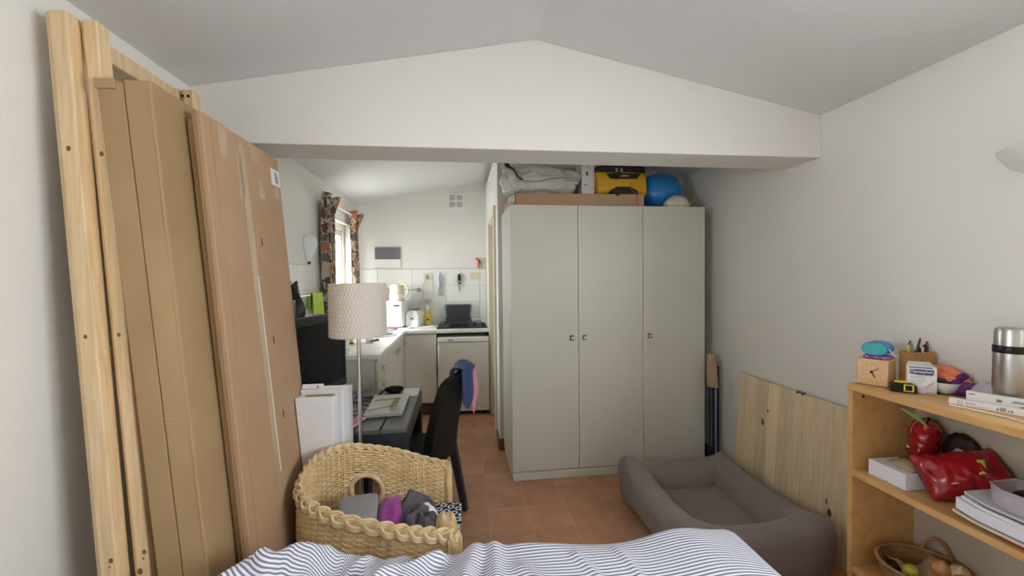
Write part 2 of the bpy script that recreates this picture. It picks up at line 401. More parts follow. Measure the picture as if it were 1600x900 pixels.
b = gable(MB(), YF-.2, YF, L, RW, 0)
struct(b.build('wall_front', 'wall', origin=(0, YF, 0)))
# partition: wall behind the wardrobe, and the kitchen's side wall with a door
b = MB(); gable(b, PY, PY+.1, PX, RW, 0)
b.box(PX, PX+.1, PY+.1, 3.95, 0, 2.6); b.box(PX, PX+.1, 4.64, YK, 0, 2.6); b.box(PX, PX+.1, 3.95, 4.64, 2.07, 2.6)
struct(b.build('wall_partition', 'wall', origin=(PX, PY, 0)))
# roof slopes
t = .14
b = MB(); sl = (RZ0-ZL)/(RX0-L); sr = (RZ0-ZR)/(RW-RX0)
def slope(b, xa, xb, y0, y1):
    z = lambda x: (ZL+sl*(x-L)) if xb <= RX0+.001 else (RZ0-sr*(x-RX0))
    za, zb = z(xa), z(xb)
    b.hexa([(xa, y0, za), (xb, y0, zb), (xb, y1, zb), (xa, y1, za), (xa, y0, za+t), (xb, y0, zb+t), (xb, y1, zb+t), (xa, y1, za+t)])
slope(b, L-.3, RX0, YF-.4, YK+.2)
struct(b.build('ceiling', 'ceil', origin=(0, 0, 2.4)))
struct(MB().hexa([(L-1.7, -2.2, 2.12), (L-.305, -2.2, 2.33), (L-.305, 1.6, 2.33), (L-1.7, 1.6, 2.12), (L-1.7, -2.2, 2.2), (L-.305, -2.2, 2.41), (L-.305, 1.6, 2.41), (L-1.7, 1.6, 2.2)]).build('sun_blocker', 'ceil'))  # unseen slab added to keep the sun out of the left window
b = MB(); slope(b, RX0, RW+.3, YF-.4, YK+.2)
struct(b.build('ceiling', 'ceil', origin=(1, 0, 2.4)))
b = MB(); gable(b, YB0, YB1, L, RW, ZB)
struct(b.build('trim_1', 'wall', origin=(0, YB0, ZB), bevel=.004))
# skirting tiles seen at the partition
sk = MB().box(PX-.012, .40, PY-.012, PY, 0, .098).box(PX-.012, PX, PY, 3.86, 0, .098)
struct(sk.build('baseboard_partition', 'skirt', bevel=.003))
struct(MB().box(.42, RW, PY-.012, PY, 0, .098).build('baseboard_back', 'skirt', bevel=.003))
struct(MB().box(RW-.012, RW, 1.0, PY-.012, 0, .098).build('baseboard_right', 'skirt', bevel=.003))
# ground outside
struct(MB().box(-6, 6, -8, 9, -.4, -.13).build('ground', 'extr', origin=(0, 0, -.4)))

# kitchen window
win = struct(thing('window_1', None, None, (L-.1, (WY0+WY1)/2, WZ0)))
def bar(b, y0, y1, z0, z1, x0=L-.13, x1=L-.06): b.box(x0, x1, y0, y1, z0, z1)
b = MB(); bar(b, WY0, WY0+.055, WZ0, WZ1); bar(b, WY1-.055, WY1, WZ0, WZ1); bar(b, WY0+.055, WY1-.055, WZ0, WZ0+.06); bar(b, WY0+.055, WY1-.055, WZ1-.06, WZ1)
b.build('window_frame', 'plastic', win, bevel=.004)
b = MB()
for (y0, y1) in ((WY0+.055, 4.585), (4.585, WY1-.055)):
    bar(b, y0, y0+.04, WZ0+.06, WZ1-.06, L-.125, L-.075); bar(b, y1-.04, y1, WZ0+.06, WZ1-.06, L-.125, L-.075)
    bar(b, y0+.04, y1-.04, WZ0+.06, WZ0+.1, L-.125, L-.075); bar(b, y0+.04, y1-.04, WZ1-.13, WZ1-.06, L-.125, L-.075)
b.build('sash', 'plastic', win, bevel=.003)
for (y0, y1) in ((WY0+.095, 4.545), (4.625, WY1-.095)):
    MB().box(L-.102, L-.098, y0, y1, WZ0+.1, WZ1-.13).build('pane', 'glass', win)
MB().box(L-.06, L+.025, WY0-.02, WY1+.02, WZ0-.025, WZ0+.004).build('sill', 'plastic', win, bevel=.004)
# unseen windows added beside the camera to brighten the room
win = struct(thing('added_window_left', None, None, (L-.1, (LY0+LY1)/2, LZ0)))
b = MB()
for y in (LY0, (LY0+LY1)/2-.03, LY1-.06): b.box(L-.14, L-.08, y, y+.06, LZ0, LZ1)
for (y0, y1) in ((LY0+.06, .205), (.265, LY1-.06)): b.box(L-.14, L-.08, y0, y1, LZ0, LZ0+.06); b.box(L-.14, L-.08, y0, y1, LZ1-.06, LZ1)
b.build('window_frame', 'plastic', win)
for (y0, y1) in ((LY0+.06, .205), (.265, LY1-.06)): MB().box(L-.112, L-.108, y0, y1, LZ0+.06, LZ1-.06).build('pane', 'glass', win)
win = struct(thing('added_window_right', None, None, (RW+.1, (SY0+SY1)/2, SZ0)))  # second added window, sized for the brightness of the walls
b = MB()
for y in (SY0, (SY0+SY1)/2-.03, SY1-.06): b.box(RW+.08, RW+.14, y, y+.06, SZ0, SZ1)
for (y0, y1) in ((SY0+.06, -.08), (-.02, SY1-.06)): b.box(RW+.08, RW+.14, y0, y1, SZ0, SZ0+.06); b.box(RW+.08, RW+.14, y0, y1, SZ1-.06, SZ1)
b.build('window_frame', 'plastic', win)
for (y0, y1) in ((SY0+.06, -.08), (-.02, SY1-.06)): MB().box(RW+.108, RW+.112, y0, y1, SZ0+.06, SZ1-.06).build('pane', 'glass', win)
# door in the partition
dr = struct(thing('door_1', None, None, (PX+.05, 4.3, 0)))
MB().box(PX+.035, PX+.07, 3.972, 4.618, .005, 2.05).build('door_panel', 'white', dr, bevel=.003)
b = MB()
for (y0, y1, z0, z1) in ((3.865, 3.95, 0, 2.14), (4.64, 4.725, 0, 2.14), (3.95, 4.64, 2.07, 2.14)):
    b.box(PX-.02, PX, y0, y1, z0, z1)
b.build('door_frame', 'ivory', dr, bevel=.006)
b = MB()
for (y0, y1, z0, z1) in ((3.951, 3.972, 0, 2.05), (4.618, 4.639, 0, 2.05), (3.951, 4.639, 2.05, 2.07)): b.box(PX-.003, PX+.09, y0, y1, z0, z1)
b.build('door_lining', 'ivory', dr)

# splashback tiles
def tiles_on(wall, items):
    for it in items:
        b = MB().box(*it); b.build('wall_tile', 'walltile', wall, bevel=.003, seg=1)
g = .003
its = []
zs = [.965, .998, 1.198, 1.400, 1.603]
for j in range(len(zs)-1):
    x = -1.0; k = [L+.002, -.998, -.590, -.182, .226, PX-.002]
    for a, c in zip(k[:-1], k[1:]): its.append((a+g/2, c-g/2, YK-.008, YK, zs[j]+g/2, zs[j+1]-g/2))
tiles_on(wall_back, its)
its = []
ys = [3.25, 3.41, 3.81, WY0-.002]
for j in range(len(zs)-1):
    for a, c in zip(ys[:-1], ys[1:]): its.append((L, L+.008, a+g/2, c-g/2, zs[j]+g/2, zs[j+1]-g/2))
    if zs[j+1] < WZ0: its.append((L, L+.008, WY0, 4.6, zs[j]+g/2, zs[j+1]-g/2)); its.append((L, L+.008, 4.6, WY1, zs[j]+g/2, zs[j+1]-g/2))
    its.append((L, L+.008, WY1+.003, YK-.01, zs[j]+g/2, zs[j+1]-g/2))
tiles_on(wall_left, its)
struct(MB().box(L, PX, YK-.011, YK, 1.6035, 1.612).build('trim_2', 'wtgrout'))

# ------------------------------------------------------------------ kitchen
def knob_on(parent, p, nrm=(1, 0, 0), m='chrome', r=.014, name='knob'):
    b = MB().lathe([(.006, 0), (.006, .012), (r, .016), (r, .024), (r*.7, .028), (0, .028)], n=14)
    q = Vector((0, 0, 1)).rotation_difference(Vector(nrm)).to_matrix().to_4x4()
    b.xf(T_(Vector(p)) @ q); return b.build(name, m, parent, smooth=40)
FX = -.60       # front edge of the left run
cab = thing('drawer_cabinet', 'white kitchen drawer unit at the free end of the worktop', 'cabinet', (-.93, 3.43, 0))
MB().box(L+.01, -.642, 3.235, 3.62, .10, .892).build('body', 'white', cab)
MB().box(L+.01, -.68, 3.24, 3.62, 0, .10).build('toe_kick', 'dkbrown', cab)
for z0, z1 in ((.715, .882), (.43, .710), (.11, .425)):
    d = MB().box(-.64, -.622, 3.238, 3.617, z0, z1).build('drawer_front', 'white', cab, bevel=.003)
    knob_on(d, (-.622, 3.40, z1-.085 if z1 > .8 else z1-.05), r=.024)
cab = thing('sink_cabinet', 'white kitchen base unit under the sink, below the kitchen window', 'cabinet', (-.93, 4.1, 0))
MB().box(L+.01, -.642, 3.623, 4.64, .10, .892).build('body', 'white', cab)
MB().box(L+.01, -.68, 3.623, 4.64, 0, .10).build('toe_kick', 'dkbrown', cab)
for y0, y1, ky in ((3.624, 4.14, 4.07), (4.144, 4.45, 4.22), (4.454, 4.64, 4.60)):
    d = MB().box(-.64, -.622, y0, y1, .11, .882).build('door', 'white', cab, bevel=.003); knob_on(d, (-.622, ky, .80), r=.024)
cab = thing('corner_cabinet', 'white plain-fronted kitchen base unit in the corner left of the small fridge', 'cabinet', (-.75, 4.98, 0))
MB().box(L+.01, -.275, 4.692, YK-.01, .13, .892).build('body', 'white', cab)
MB().box(-.61, -.277, 4.672, 4.69, .135, .882).build('door', 'fridge', cab, bevel=.003)
MB().box(-.62, -.28, 4.70, 5.2, 0, .13).build('toe_kick', 'dkbrown', cab)
MB().box(-.64, -.612, 4.645, 4.69, .11, .882).build('corner_post', 'white', cab)
wt = thing('worktop', 'white L-shaped kitchen worktop running below the window and the tiled back wall', 'worktop', (-.6, 4.3, .893))
b = MB().prism([(L+.001, 3.21), (FX, 3.21), (FX, 4.65), (PX-.004, 4.65), (PX-.004, YK-.009), (L+.001, YK-.009)], .037, 'z', .893)
b.build('slab', 'worktop', wt, bevel=.006, seg=3)
MB().box(L+.001, FX-.002, 3.52, 3.522, .9302, .9306).build('joint', 'wtgrout', wt)
# sink
sk = thing('sink', 'round stainless steel sink bowl set in the worktop under the window', 'sink', (-.87, 4.33, .931))
MB().lathe([(.225, .001), (.225, .006), (.205, .007), (.19, .003), (.15, .0015), (.03, .001), (0, .001)], (-.87, 4.36, .931), 40).build('bowl', 'steel', sk, smooth=30)
MB().lathe([(.19, .0045), (.155, .0022), (.0, .002)], (-.87, 4.36, .9315), 40).build('basin', 'griddle', sk, smooth=30)
tp = thing('tap', 'chrome swan-neck kitchen tap behind the sink', 'tap', (-1.1, 4.36, .931))
MB().tube(catmull([(-1.12, 4.36, .932), (-1.12, 4.36, 1.08), (-1.09, 4.36, 1.13), (-1.0, 4.36, 1.135), (-.95, 4.36, 1.08)], 20), .011, 10).build('spout', 'chrome', tp, smooth=60)
MB().lathe([(.028, 0), (.028, .02), (.015, .035), (0, .035)], (-1.12, 4.36, .931), 18).build('tap_base', 'chrome', tp, smooth=40)
# fridge
fr = thing('fridge', 'small cream under-counter fridge at the right end of the kitchen', 'fridge', (.02, 4.95, 0))
MB().box(-.262, .288, 4.665, 5.2, .04, .846).build('body', 'fridge', fr, bevel=.005)
MB().box(-.262, .288, 4.615, 4.66, .045, .795).build('door', 'fridge', fr, bevel=.008, seg=3)
MB().box(-.262, .288, 4.61, 4.66, .80, .846).build('top_panel', 'plastic', fr, bevel=.006)
MB().box(-.15, -.1, 4.606, 4.61, .815, .83).build('badge', 'print', fr)
MB().box(-.255, -.235, 4.598, 4.614, .56, .76).build('handle', 'plastic', fr, bevel=.005)
for x in (-.22, .25): MB().lathe([(.018, 0), (.018, .04)], (x, 4.69, 0), 12).build('foot', 'black', fr)
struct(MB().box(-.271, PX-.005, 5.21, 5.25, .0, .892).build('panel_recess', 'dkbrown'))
# hob
hb = thing('gas_hob', 'black four-burner gas hob on the worktop above the fridge', 'hob', (.01, 4.98, .93))
MB().box(-.275, .285, 4.73, 5.19, .931, .943).build('hob_plate', 'black', hb, bevel=.004)
for x, y, r in ((-.14, 4.86, .045), (.12, 4.86, .036), (-.14, 5.07, .036), (.12, 5.07, .05)):
    MB().lathe([(r, 0), (r, .012), (r*.8, .016), (r*.8, .022), (0, .022)], (x, y, .943), 20).build('burner', 'griddle', hb, smooth=35)
    b = MB()
    for a in range(4):
        c, s = cos(a*pi/2), sin(a*pi/2)
        b.tube([(x+c*.03, y+s*.03, .974), (x+c*.105, y+s*.095, .974), (x+c*.11, y+s*.1, .945)], .005, 6)
    b.build('pan_support', 'griddle', hb)
for k in range(4): MB().lathe([(.018, 0), (.016, .02), (0, .02)], (.245, 4.80+.075*k, .943), 14).build('control_knob', 'black', hb, smooth=35)
gp = thing('griddle_pan', 'square black griddle pan with blue-grey sides leaning upright behind the hob', 'pan', (-.04, 5.22, .944))
b = MB()
out = [(-.17, .0), (.17, .0), (.17, .03), (.155, .09), (.17, .19), (.165, .215), (.15, .225), (-.15, .225), (-.165, .215), (-.17, .19), (-.155, .09), (-.17, .03)]
inn = [(-.145, .0), (.145, .0), (.147, .03), (.133, .09), (.142, .19), (.13, .212), (-.13, .212), (-.142, .19), (-.133, .09), (-.147, .03)]
MTX = T_((-.045, 5.205, .95)) @ RX(-8)
MB().prism(out, .03, 'y', 0).xf(MTX).build('pan_rim', 'bluegrey', gp, bevel=.004)
MB().prism(inn, .012, 'y', -.0125).xf(MTX).build('pan_plate', 'griddle', gp, bevel=.004)
# microwave, kettle, toaster, soap
mw = thing('microwave', 'white microwave oven in the kitchen corner under the kettle', 'microwave', (-.80, 5.05, .931), -8)
mm = WM[mw]
MB().box(-.23, .15, -.12, .19, .012, .30).xf(mm).build('body', 'plastic', mw, bevel=.008, seg=3)
MB().box(-.225, .04, -.132, -.121, .02, .292).xf(mm).build('door', 'plastic', mw, bevel=.004)
MB().box(-.19, .005, -.1345, -.1325, .07, .25).xf(mm).build('door_window', 'paperg', mw)
pn = MB().box(.045, .147, -.132, -.121, .02, .292).xf(mm).build('control_panel', 'paperw', mw, bevel=.004)
MB().box(.062, .128, -.1345, -.1325, .245, .262).xf(mm).build('display', 'screen', pn)
for z in (.215, .17, .135, .075): MB().box(.062, .13, -.1343, -.1325, z, z+.009).xf(mm).build('button', 'bluegrey', pn)
for x in (-.2, .12):
    for y in (-.1, .15): MB().lathe([(.012, 0), (.012, .012)], (x, y, 0), 8).xf(mm).build('foot', 'black', mw)
kt = thing('kettle', 'cream jug kettle standing on top of the microwave', 'kettle', (-.735, 5.02, 1.232))
MB().lathe([(.082, .0), (.085, .02), (.085, .07), (.078, .13), (.07, .175), (.06, .19), (0, .195)], (-.735, 5.03, 1.232), 28).build('body', 'kettle', kt, smooth=40)
MB().lathe([(.0855, .02), (.0862, .03), (.086, .075), (.085, .08)], (-.735, 5.03, 1.232), 28).build('highlight_band', 'frost', kt, smooth=40)  # pale band stands in for the white highlight low on the kettle
MB().tube(catmull([(-.70, 5.0, 1.415), (-.645, 4.99, 1.425), (-.615, 4.985, 1.39), (-.61, 4.985, 1.33), (-.635, 4.99, 1.28), (-.66, 5.0, 1.265)], 22), .011, 10).build('handle', 'kettle', kt, smooth=60)
MB().prism([(-.80, 1.42), (-.83, 1.40), (-.80, 1.36)], .03, 'y', 5.015).build('spout', 'kettle', kt)
ts = thing('toaster', 'white rounded two-slot toaster between the microwave and the soap bottle', 'toaster', (-.545, 5.11, .931), 0)
mm = WM[ts] @ RZ(-12)
prof = [(-.075, 0), (.075, 0), (.08, .04), (.078, .13), (.06, .175), (.03, .188), (-.03, .188), (-.06, .175), (-.078, .13), (-.08, .04)]
MB().prism(prof, .26, 'y', -.11).xf(mm).build('body', 'plastic', ts, bevel=.012, seg=3, smooth=50)
for x in (-.045, .015): MB().box(x, x+.03, -.07, .11, .1885, .190).xf(mm).build('slot', 'black', ts)
MB().box(-.018, .018, -.135, -.112, .09, .105).xf(mm).build('lever', 'black', ts, bevel=.003)
sb = thing('soap_bottle', 'clear yellow washing-up liquid bottle with a white cap beside the toaster', 'bottle', (-.40, 5.16, .931))
MB().lathe([(.032, 0), (.034, .02), (.036, .10), (.030, .15), (.014, .18), (.012, .19), (0, .19)], (-.40, 5.16, .931), 20, sy=.6).build('body', 'yelclear', sb, smooth=40)
MB().lathe([(.0365, .05), (.0372, .10), (.0345, .125)], (-.40, 5.16, .931), 20, sy=.62).build('label', 'yellow', sb, smooth=40)
MB().box(-.418, -.385, 5.1325, 5.136, .99, 1.005).build('print', 'printb', sb)
MB().lathe([(.015, .188), (.014, .215), (.006, .222), (.006, .235), (0, .235)], (-.40, 5.16, .931), 14).build('cap', 'plastic', sb, smooth=40)
tag(MB().grid(lambda u, v: (-.60+.30*u, 4.86+.16*v, .934+.006*fbm(u*3, v*3)+.004*sin(u*9)), 18, 10).build('dish_cloth', 'cotton', solid=.004, smooth=60), 'crumpled white cloth on the worktop left of the hob', 'cloth')
tr = thing('cutting_board', 'thin dark wooden board lying under the front of the microwave', 'board', (-.83, 4.84, .931))
MB().box(-.96, -.71, 4.80, 4.88, .9312, .943).build('board', 'dkbrown', tr, bevel=.003)
kn = thing('kitchen_knife', 'kitchen knife with a dark handle on the worktop in front of the sink', 'knife', (-.80, 3.86, .931), 62)
mm = WM[kn]
MB().prism([(-.14, -.004), (0, -.012), (0, .012), (-.05, .012)], .002, 'z', .001).xf(mm).build('blade', 'steel', kn)
MB().box(0, .11, -.011, .011, .0005, .016).xf(mm).build('handle', 'dkbrown', kn, bevel=.004)
sp = thing('spoon_rest', 'small dark spoon on a white saucer beyond the sink', 'spoon', (-.74, 4.62, .931))
MB().lathe([(.03, .001), (.07, .006), (.075, .01), (.07, .008), (.03, .003), (0, .003)], (-.80, 4.66, .931), 24).build('saucer', 'ceramic', sp, smooth=40)
MB().tube([(-.84, 4.66, .945), (-.74, 4.63, .944), (-.69, 4.62, .944)], [.014, .006, .008], 8, flat=.5).build('spoon', 'dkbrown', sp, smooth=60)
mg = tag(MB().lathe([(.038, 0), (.04, .01), (.043, .095), (.041, .095), (.037, .012), (0, .012)], (-.93, 3.50, .931), 26).build('mug', 'frost', smooth=40), 'frosted plain tumbler at the front of the worktop beside the lamp pole', 'cup')
cp = tag(MB().lathe([(.03, 0), (.036, .12), (.034, .12), (.028, .006), (0, .006)], (-.79, 3.78, .931), 22).build('drinking_glass', 'clear', smooth=40), 'clear drinking glass on the worktop right of the lamp pole', 'glass')
sg = thing('sponge', 'yellow and black washing sponge on the worktop behind the tumbler', 'sponge', (-.96, 3.80, .931))
MB().box(-1.0, -.93, 3.78, 3.83, .939, 1.0).build('foam', 'yellow', sg, bevel=.006)
MB().box(-1.0, -.93, 3.78, 3.83, .9315, .9385).build('scourer', 'black', sg)
bt = thing('spice_jar', 'small red-labelled jar on the microwave left of the kettle', 'jar', (-.91, 5.06, 1.232))
MB().lathe([(.028, 0), (.028, .075), (.02, .085), (0, .085)], (-.885, 5.06, 1.232), 18).build('body', 'sole', bt, smooth=40)
MB().lathe([(.022, .083), (.022, .10), (0, .10)], (-.885, 5.06, 1.232), 18).build('lid', 'dkbrown', bt, smooth=40)
bt = thing('paper_roll', 'white upright kitchen roll left of the kettle, half hidden by the lampshade', 'kitchen roll', (-.965, 5.12, 1.232))
MB().lathe([(.018, 0), (.035, 0), (.035, .19), (.018, .19)], (-.955, 5.12, 1.232), 24).build('roll', 'paper', bt, smooth=40)
# on the back wall
vt = thing('air_vent', 'square white air vent with four openings high on the kitchen back wall', 'vent', (-.05, YK, 2.34))
b = MB(); x0, x1, z0, z1 = -.152, .05, 2.335, 2.525
for (a, c, d, e) in ((x0, x0+.022, z0, z1), (x1-.022, x1, z0, z1), (x0+.022, x1-.022, z0, z0+.022), (x0+.022, x1-.022, z1-.022, z1), (-.062, -.04, z0+.022, z1-.022), (x0+.022, -.062, 2.42, 2.441), (-.04, x1-.022, 2.42, 2.441)): b.box(a, c, YK-.016, YK-.002, d, e)
b.build('frame', 'plastic', vt, bevel=.002)
for (a, c) in ((x0+.022, -.062), (-.04, x1-.022)):
    for (d, e) in ((z0+.022, 2.42), (2.441, z1-.022)):
        b = MB()
        for k in range(5):
            z = d+(e-d)*(k+.5)/5; b.hexa([(a, YK-.012, z-.006), (c, YK-.012, z-.006), (c, YK-.003, z+.002), (a, YK-.003, z+.002), (a, YK-.011, z-.004), (c, YK-.011, z-.004), (c, YK-.002, z+.004), (a, YK-.002, z+.004)])
        b.build('louvre', 'walltile', vt)
pb = thing('notice_board', 'half grey, half white framed panel on the kitchen back wall', 'board', (-.875, YK, 1.617))
MB().box(-1.03, -.72, YK-.02, YK-.002, 1.617, 1.873).build('frame', 'wall', pb, bevel=.003)
MB().box(-1.022, -.728, YK-.026, YK-.021, 1.722, 1.866).build('grey_half', 'gingham', pb)
MB().box(-1.022, -.728, YK-.024, YK-.021, 1.624, 1.718).build('white_half', 'walltile', pb)
def socket(name, label, x0, x1, z0, z1, plug=None):
    t = thing(name, label, 'socket', ((x0+x1)/2, YK-.008, z0))
    MB().box(x0, x1, YK-.02, YK-.0085, z0, z1).build('plate', 'ivory', t, bevel=.003)
    if plug: MB().lathe([(.028, 0), (.026, .014), (.014, .016), (.012, .03), (0, .03)], n=18).xf(T_((plug, YK-.02, (z0+z1)/2)) @ RX(90)).build('plug', 'paperg', t, smooth=40)
    return t
socket('wall_socket', 'ivory wall socket with a grey plug, left of the hanging blue brush', -.454, -.355, 1.468, 1.553, -.425)
sck = socket('wall_socket', 'small ivory wall socket low behind the soap bottle', -.445, -.374, 1.175, 1.24, -.42)
socket('switch_plate', 'blank ivory switch plate on the tiles at the right, below the red ornament', .114, .232, 1.47, 1.553)
MB().tube(catmull([(-.425, YK-.05, 1.50), (-.45, YK-.03, 1.42), (-.47, YK-.025, 1.25), (-.52, YK-.03, 1.14), (-.60, YK-.04, 1.12), (-.66, YK-.12, 1.18), (-.66, YK-.22, 1.24)], 40), .004, 6).build('power_cord', 'paperg', kt, smooth=60)
MB().tube(catmull([(-.40, YK-.022, 1.225), (-.38, YK-.03, 1.24), (-.35, YK-.02, 1.30), (-.345, YK-.02, 1.40), (-.36, YK-.022, 1.47)], 24), .0035, 6).build('cord', 'paper', sck, smooth=60)
def hook(label, x, z):
    t = thing('suction_hook', label, 'hook', (x, YK-.008, z))
    MB().lathe([(.026, 0), (.02, .008), (.008, .012), (0, .012)], n=18).xf(T_((x, YK-.0085, z)) @ RX(90)).build('cup', 'frost', t, smooth=40)
    MB().tube([(x, YK-.02, z), (x, YK-.03, z-.015), (x, YK-.034, z-.005)], .003, 6).build('hook', 'frost', t)
hook('clear suction hook holding the blue brush', -.268, 1.545); hook('clear suction hook holding the black lighter', -.025, 1.55)
br = thing('dish_brush', 'pale blue dish brush hanging on the tiled back wall', 'brush', (-.268, YK-.03, 1.28))
MB().tube([(-.268, YK-.03, 1.535), (-.266, YK-.03, 1.45), (-.27, YK-.03, 1.34)], [.006, .012, .009], 8).build('handle', 'paperw', br, smooth=50)
MB().tube([(-.262, YK-.045, 1.53), (-.255, YK-.04, 1.40), (-.275, YK-.04, 1.31)], .006, 8).build('strap', 'bluep', br, smooth=50)
MB().lathe([(.022, 0), (.024, .03), (.012, .05), (0, .05)], (-.268, YK-.035, 1.28), 14).build('bristles', 'paperg', br, smooth=40)
lg = thing('gas_lighter', 'black gas lighter hanging on the tiled back wall above the pan', 'lighter', (-.022, YK-.03, 1.325))
MB().tube([(-.024, YK-.03, 1.54), (-.024, YK-.03, 1.50), (-.022, YK-.03, 1.45), (-.022, YK-.03, 1.41)], [.012, .02, .02, .012], 10).build('handle', 'black', lg, smooth=50)
MB().tube([(-.022, YK-.03, 1.41), (-.021, YK-.03, 1.325)], .005, 8).build('barrel', 'black', lg, smooth=50)
MB().lathe([(.011, 0), (.011, .005), (0, .005)], n=12).xf(T_((-.022, YK-.049, 1.445)) @ RX(90)).build('button', 'paperg', lg)
orn = thing('wall_ornament', 'small red and dark curved ornament standing on the tile edge at the right', 'ornament', (.215, YK-.02, 1.613))
MB().tube(catmull([(.175, YK-.015, 1.725), (.195, YK-.018, 1.722), (.215, YK-.02, 1.70), (.225, YK-.02, 1.665), (.215, YK-.02, 1.63), (.235, YK-.02, 1.616)], 18), [.008, .009, .01, .012, .014, .016, .017, .018, .018, .018, .018, .018, .018, .018, .017, .016, .014, .012, .01], 8).build('body', 'orange', orn, smooth=60)
MB().tube([(.215, YK-.035, 1.71), (.235, YK-.035, 1.69), (.228, YK-.04, 1.66)], [.006, .012, .006], 8).build('dark_patch', 'dkbrown', orn, smooth=60)
MB().tube([(.195, YK-.038, 1.69), (.20, YK-.04, 1.65)], [.006, .008], 8).build('white_patch', 'paper', orn, smooth=60)
rd = thing('towel_hook', 'short steel rod on a round dark wall rose, right of the kettle', 'hook', (-.51, YK-.01, 1.35))
MB().lathe([(.026, 0), (.024, .01), (.010, .014), (0, .014)], n=18).xf(T_((-.515, YK-.0085, 1.35)) @ RX(90)).build('rose', 'steel', rd, smooth=40)
MB().tube([(-.515, YK-.022, 1.35), (-.515, YK-.05, 1.35), (-.68, YK-.06, 1.352)], .006, 8).build('rod', 'chrome', rd, smooth=50)
# left wall: sconce, towel rail, towel, black bag
sc = thing('wall_lamp', 'white pointed half-shell wall lamp on the left wall beside the kitchen curtain', 'lamp', (L, 3.655, 1.62))
MB().lathe([(.008, .0), (.02, .012), (.045, .05), (.072, .10), (.09, .15), (.092, .18), (.082, .205), (.06, .222), (.03, .228), (.0, .229)], (L, 3.655, 1.62), 24, -pi/2, pi/2, sx=.85).build('shell', 'frost', sc, smooth=60, solid=.002)
MB().lathe([(0, -.012), (.012, -.006), (.014, .012), (0, .016)], (L+.015, 3.655, 1.62), 14).build('finial', 'griddle', sc, smooth=50)
MB().box(L+.001, L+.012, 3.60, 3.71, 1.68, 1.80).build('wall_plate', 'plastic', sc)
tr = thing('towel_rail', 'chrome towel rail on the left kitchen wall above the television', 'towel rail', (L, 3.5, 1.36))
MB().tube([(L+.055, 3.20, 1.363), (L+.055, 3.86, 1.363)], .008, 10).build('bar', 'chrome', tr, smooth=50)
for y in (3.21, 3.85): MB().tube([(L+.002, y, 1.363), (L+.055, y, 1.363)], [.016, .010], 10).build('bracket', 'chrome', tr, smooth=50)
def towel(u, v):
    y = 3.56+.25*u; a = v*2-1
    if a < 0: z = 1.373-.175*min(1, -a*1.05)+.01*sin(u*5)*-a; x = L+.067+.012*sin(u*14+1)*-a
    else: z = 1.373-.12*min(1, a*1.05); x = L+.042-.004*sin(u*12)*a
    if abs(a) < .06: z = 1.3745
    return (x, y+.02*(u-.5)*abs(a), z)
tag(MB().grid(towel, 24, 40).build('hand_towel', 'lime', smooth=80, solid=.004, origin=(L+.055, 3.68, 1.19)), 'bright lime green towel folded over the chrome rail', 'towel')
b2 = thing('plastic_bag', 'black plastic bag with a grey front hanging behind the television', 'bag', (-1.11, 3.0, 1.2))
def bagfn(u, v):
    th = 2*pi*u; wv = .055+.018*sin(v*pi)+.008*sin(3*th+6*v)
    cx = -1.115+.012*sin(v*5); return (cx+wv*cos(th)*(.9-.25*v), 3.0+.04*sin(th)*(1-.5*v)+.006*sin(7*v+th*2), 1.19+.275*v+.012*cos(th*2)*v)
MB().grid(bagfn, 28, 20, cu=True).build('sack', 'bagblk', b2, smooth=70)
MB().grid(lambda u, v: (-1.16+.075*u, 2.952+.006*sin(u*9+v*4), 1.20+.15*v), 10, 12).build('grey_front', 'print', b2, smooth=70, solid=.002)
MB().tube([(L+.004, 3.0, 1.50), (-1.18, 3.0, 1.49), (-1.12, 3.0, 1.465)], .004, 6).build('hang_loop', 'black', b2)
# curtains
rodt = thing('curtain_rod', 'slim white curtain rod above the kitchen window', 'curtain rod', (L+.07, 4.55, 2.2))
MB().tube([(L+.07, 3.87, 2.185), (L+.07, 5.2, 2.185)], .009, 10).build('rod', 'plastic', rodt, smooth=50)
for y in (3.89, 5.17): MB().tube([(L+.001, y, 2.185), (L+.07, y, 2.185)], .007, 8).build('bracket', 'plastic', rodt)
def curtain(name, label, y0, w0, zt, zb, seed):
    nu, nv = 90, 50; uv = []
    b = MB()
    def fn(u, v):
        z = zb+(zt-zb)*v
        wd = w0*(1 if v < .86 else 1+.55*((v-.86)/.14))
        fl = (0 if v < .88 else (v-.88)/.12)
        y = y0+w0*.5+(u-.5)*wd*(1-.03*sin(v*3))
        x = L+.07+.034*sin(u*2*pi*3.5+seed)*(1-.2*v)+.055*fl*(.4+.6*u)+.010*sin(u*21+v*3)
        uv.append((u*.75+seed, v*1.05*(zt-zb)))
        return (x, y, z+.02*fl*sin(u*9))
    b.grid(fn, nu, nv); o = b.build(name, 'floral', smooth=80, origin=(L+.07, y0+w0/2, zb)); setuv(o, uv); o.modifiers.new('s', 'SOLIDIFY').thickness = .002
    tag(o, label, 'curtain')
curtain('curtain', 'orange and olive leaf-print curtain on the near side of the kitchen window', 3.865, .23, 2.225, .98, 1.3)
curtain('curtain', 'orange and olive leaf-print curtain on the far side of the kitchen window', 4.84, .22, 2.215, .98, 4.1)
pl = thing('window_plant', 'small green potted seedling on the kitchen window sill', 'plant', (L-.03, 4.52, WZ0))
MB().lathe([(.03, 0), (.04, .07), (.036, .07), (.03, .06), (0, .06)], (L-.02, 4.52, WZ0+.004), 18).build('pot', 'plastic', pl, smooth=40)
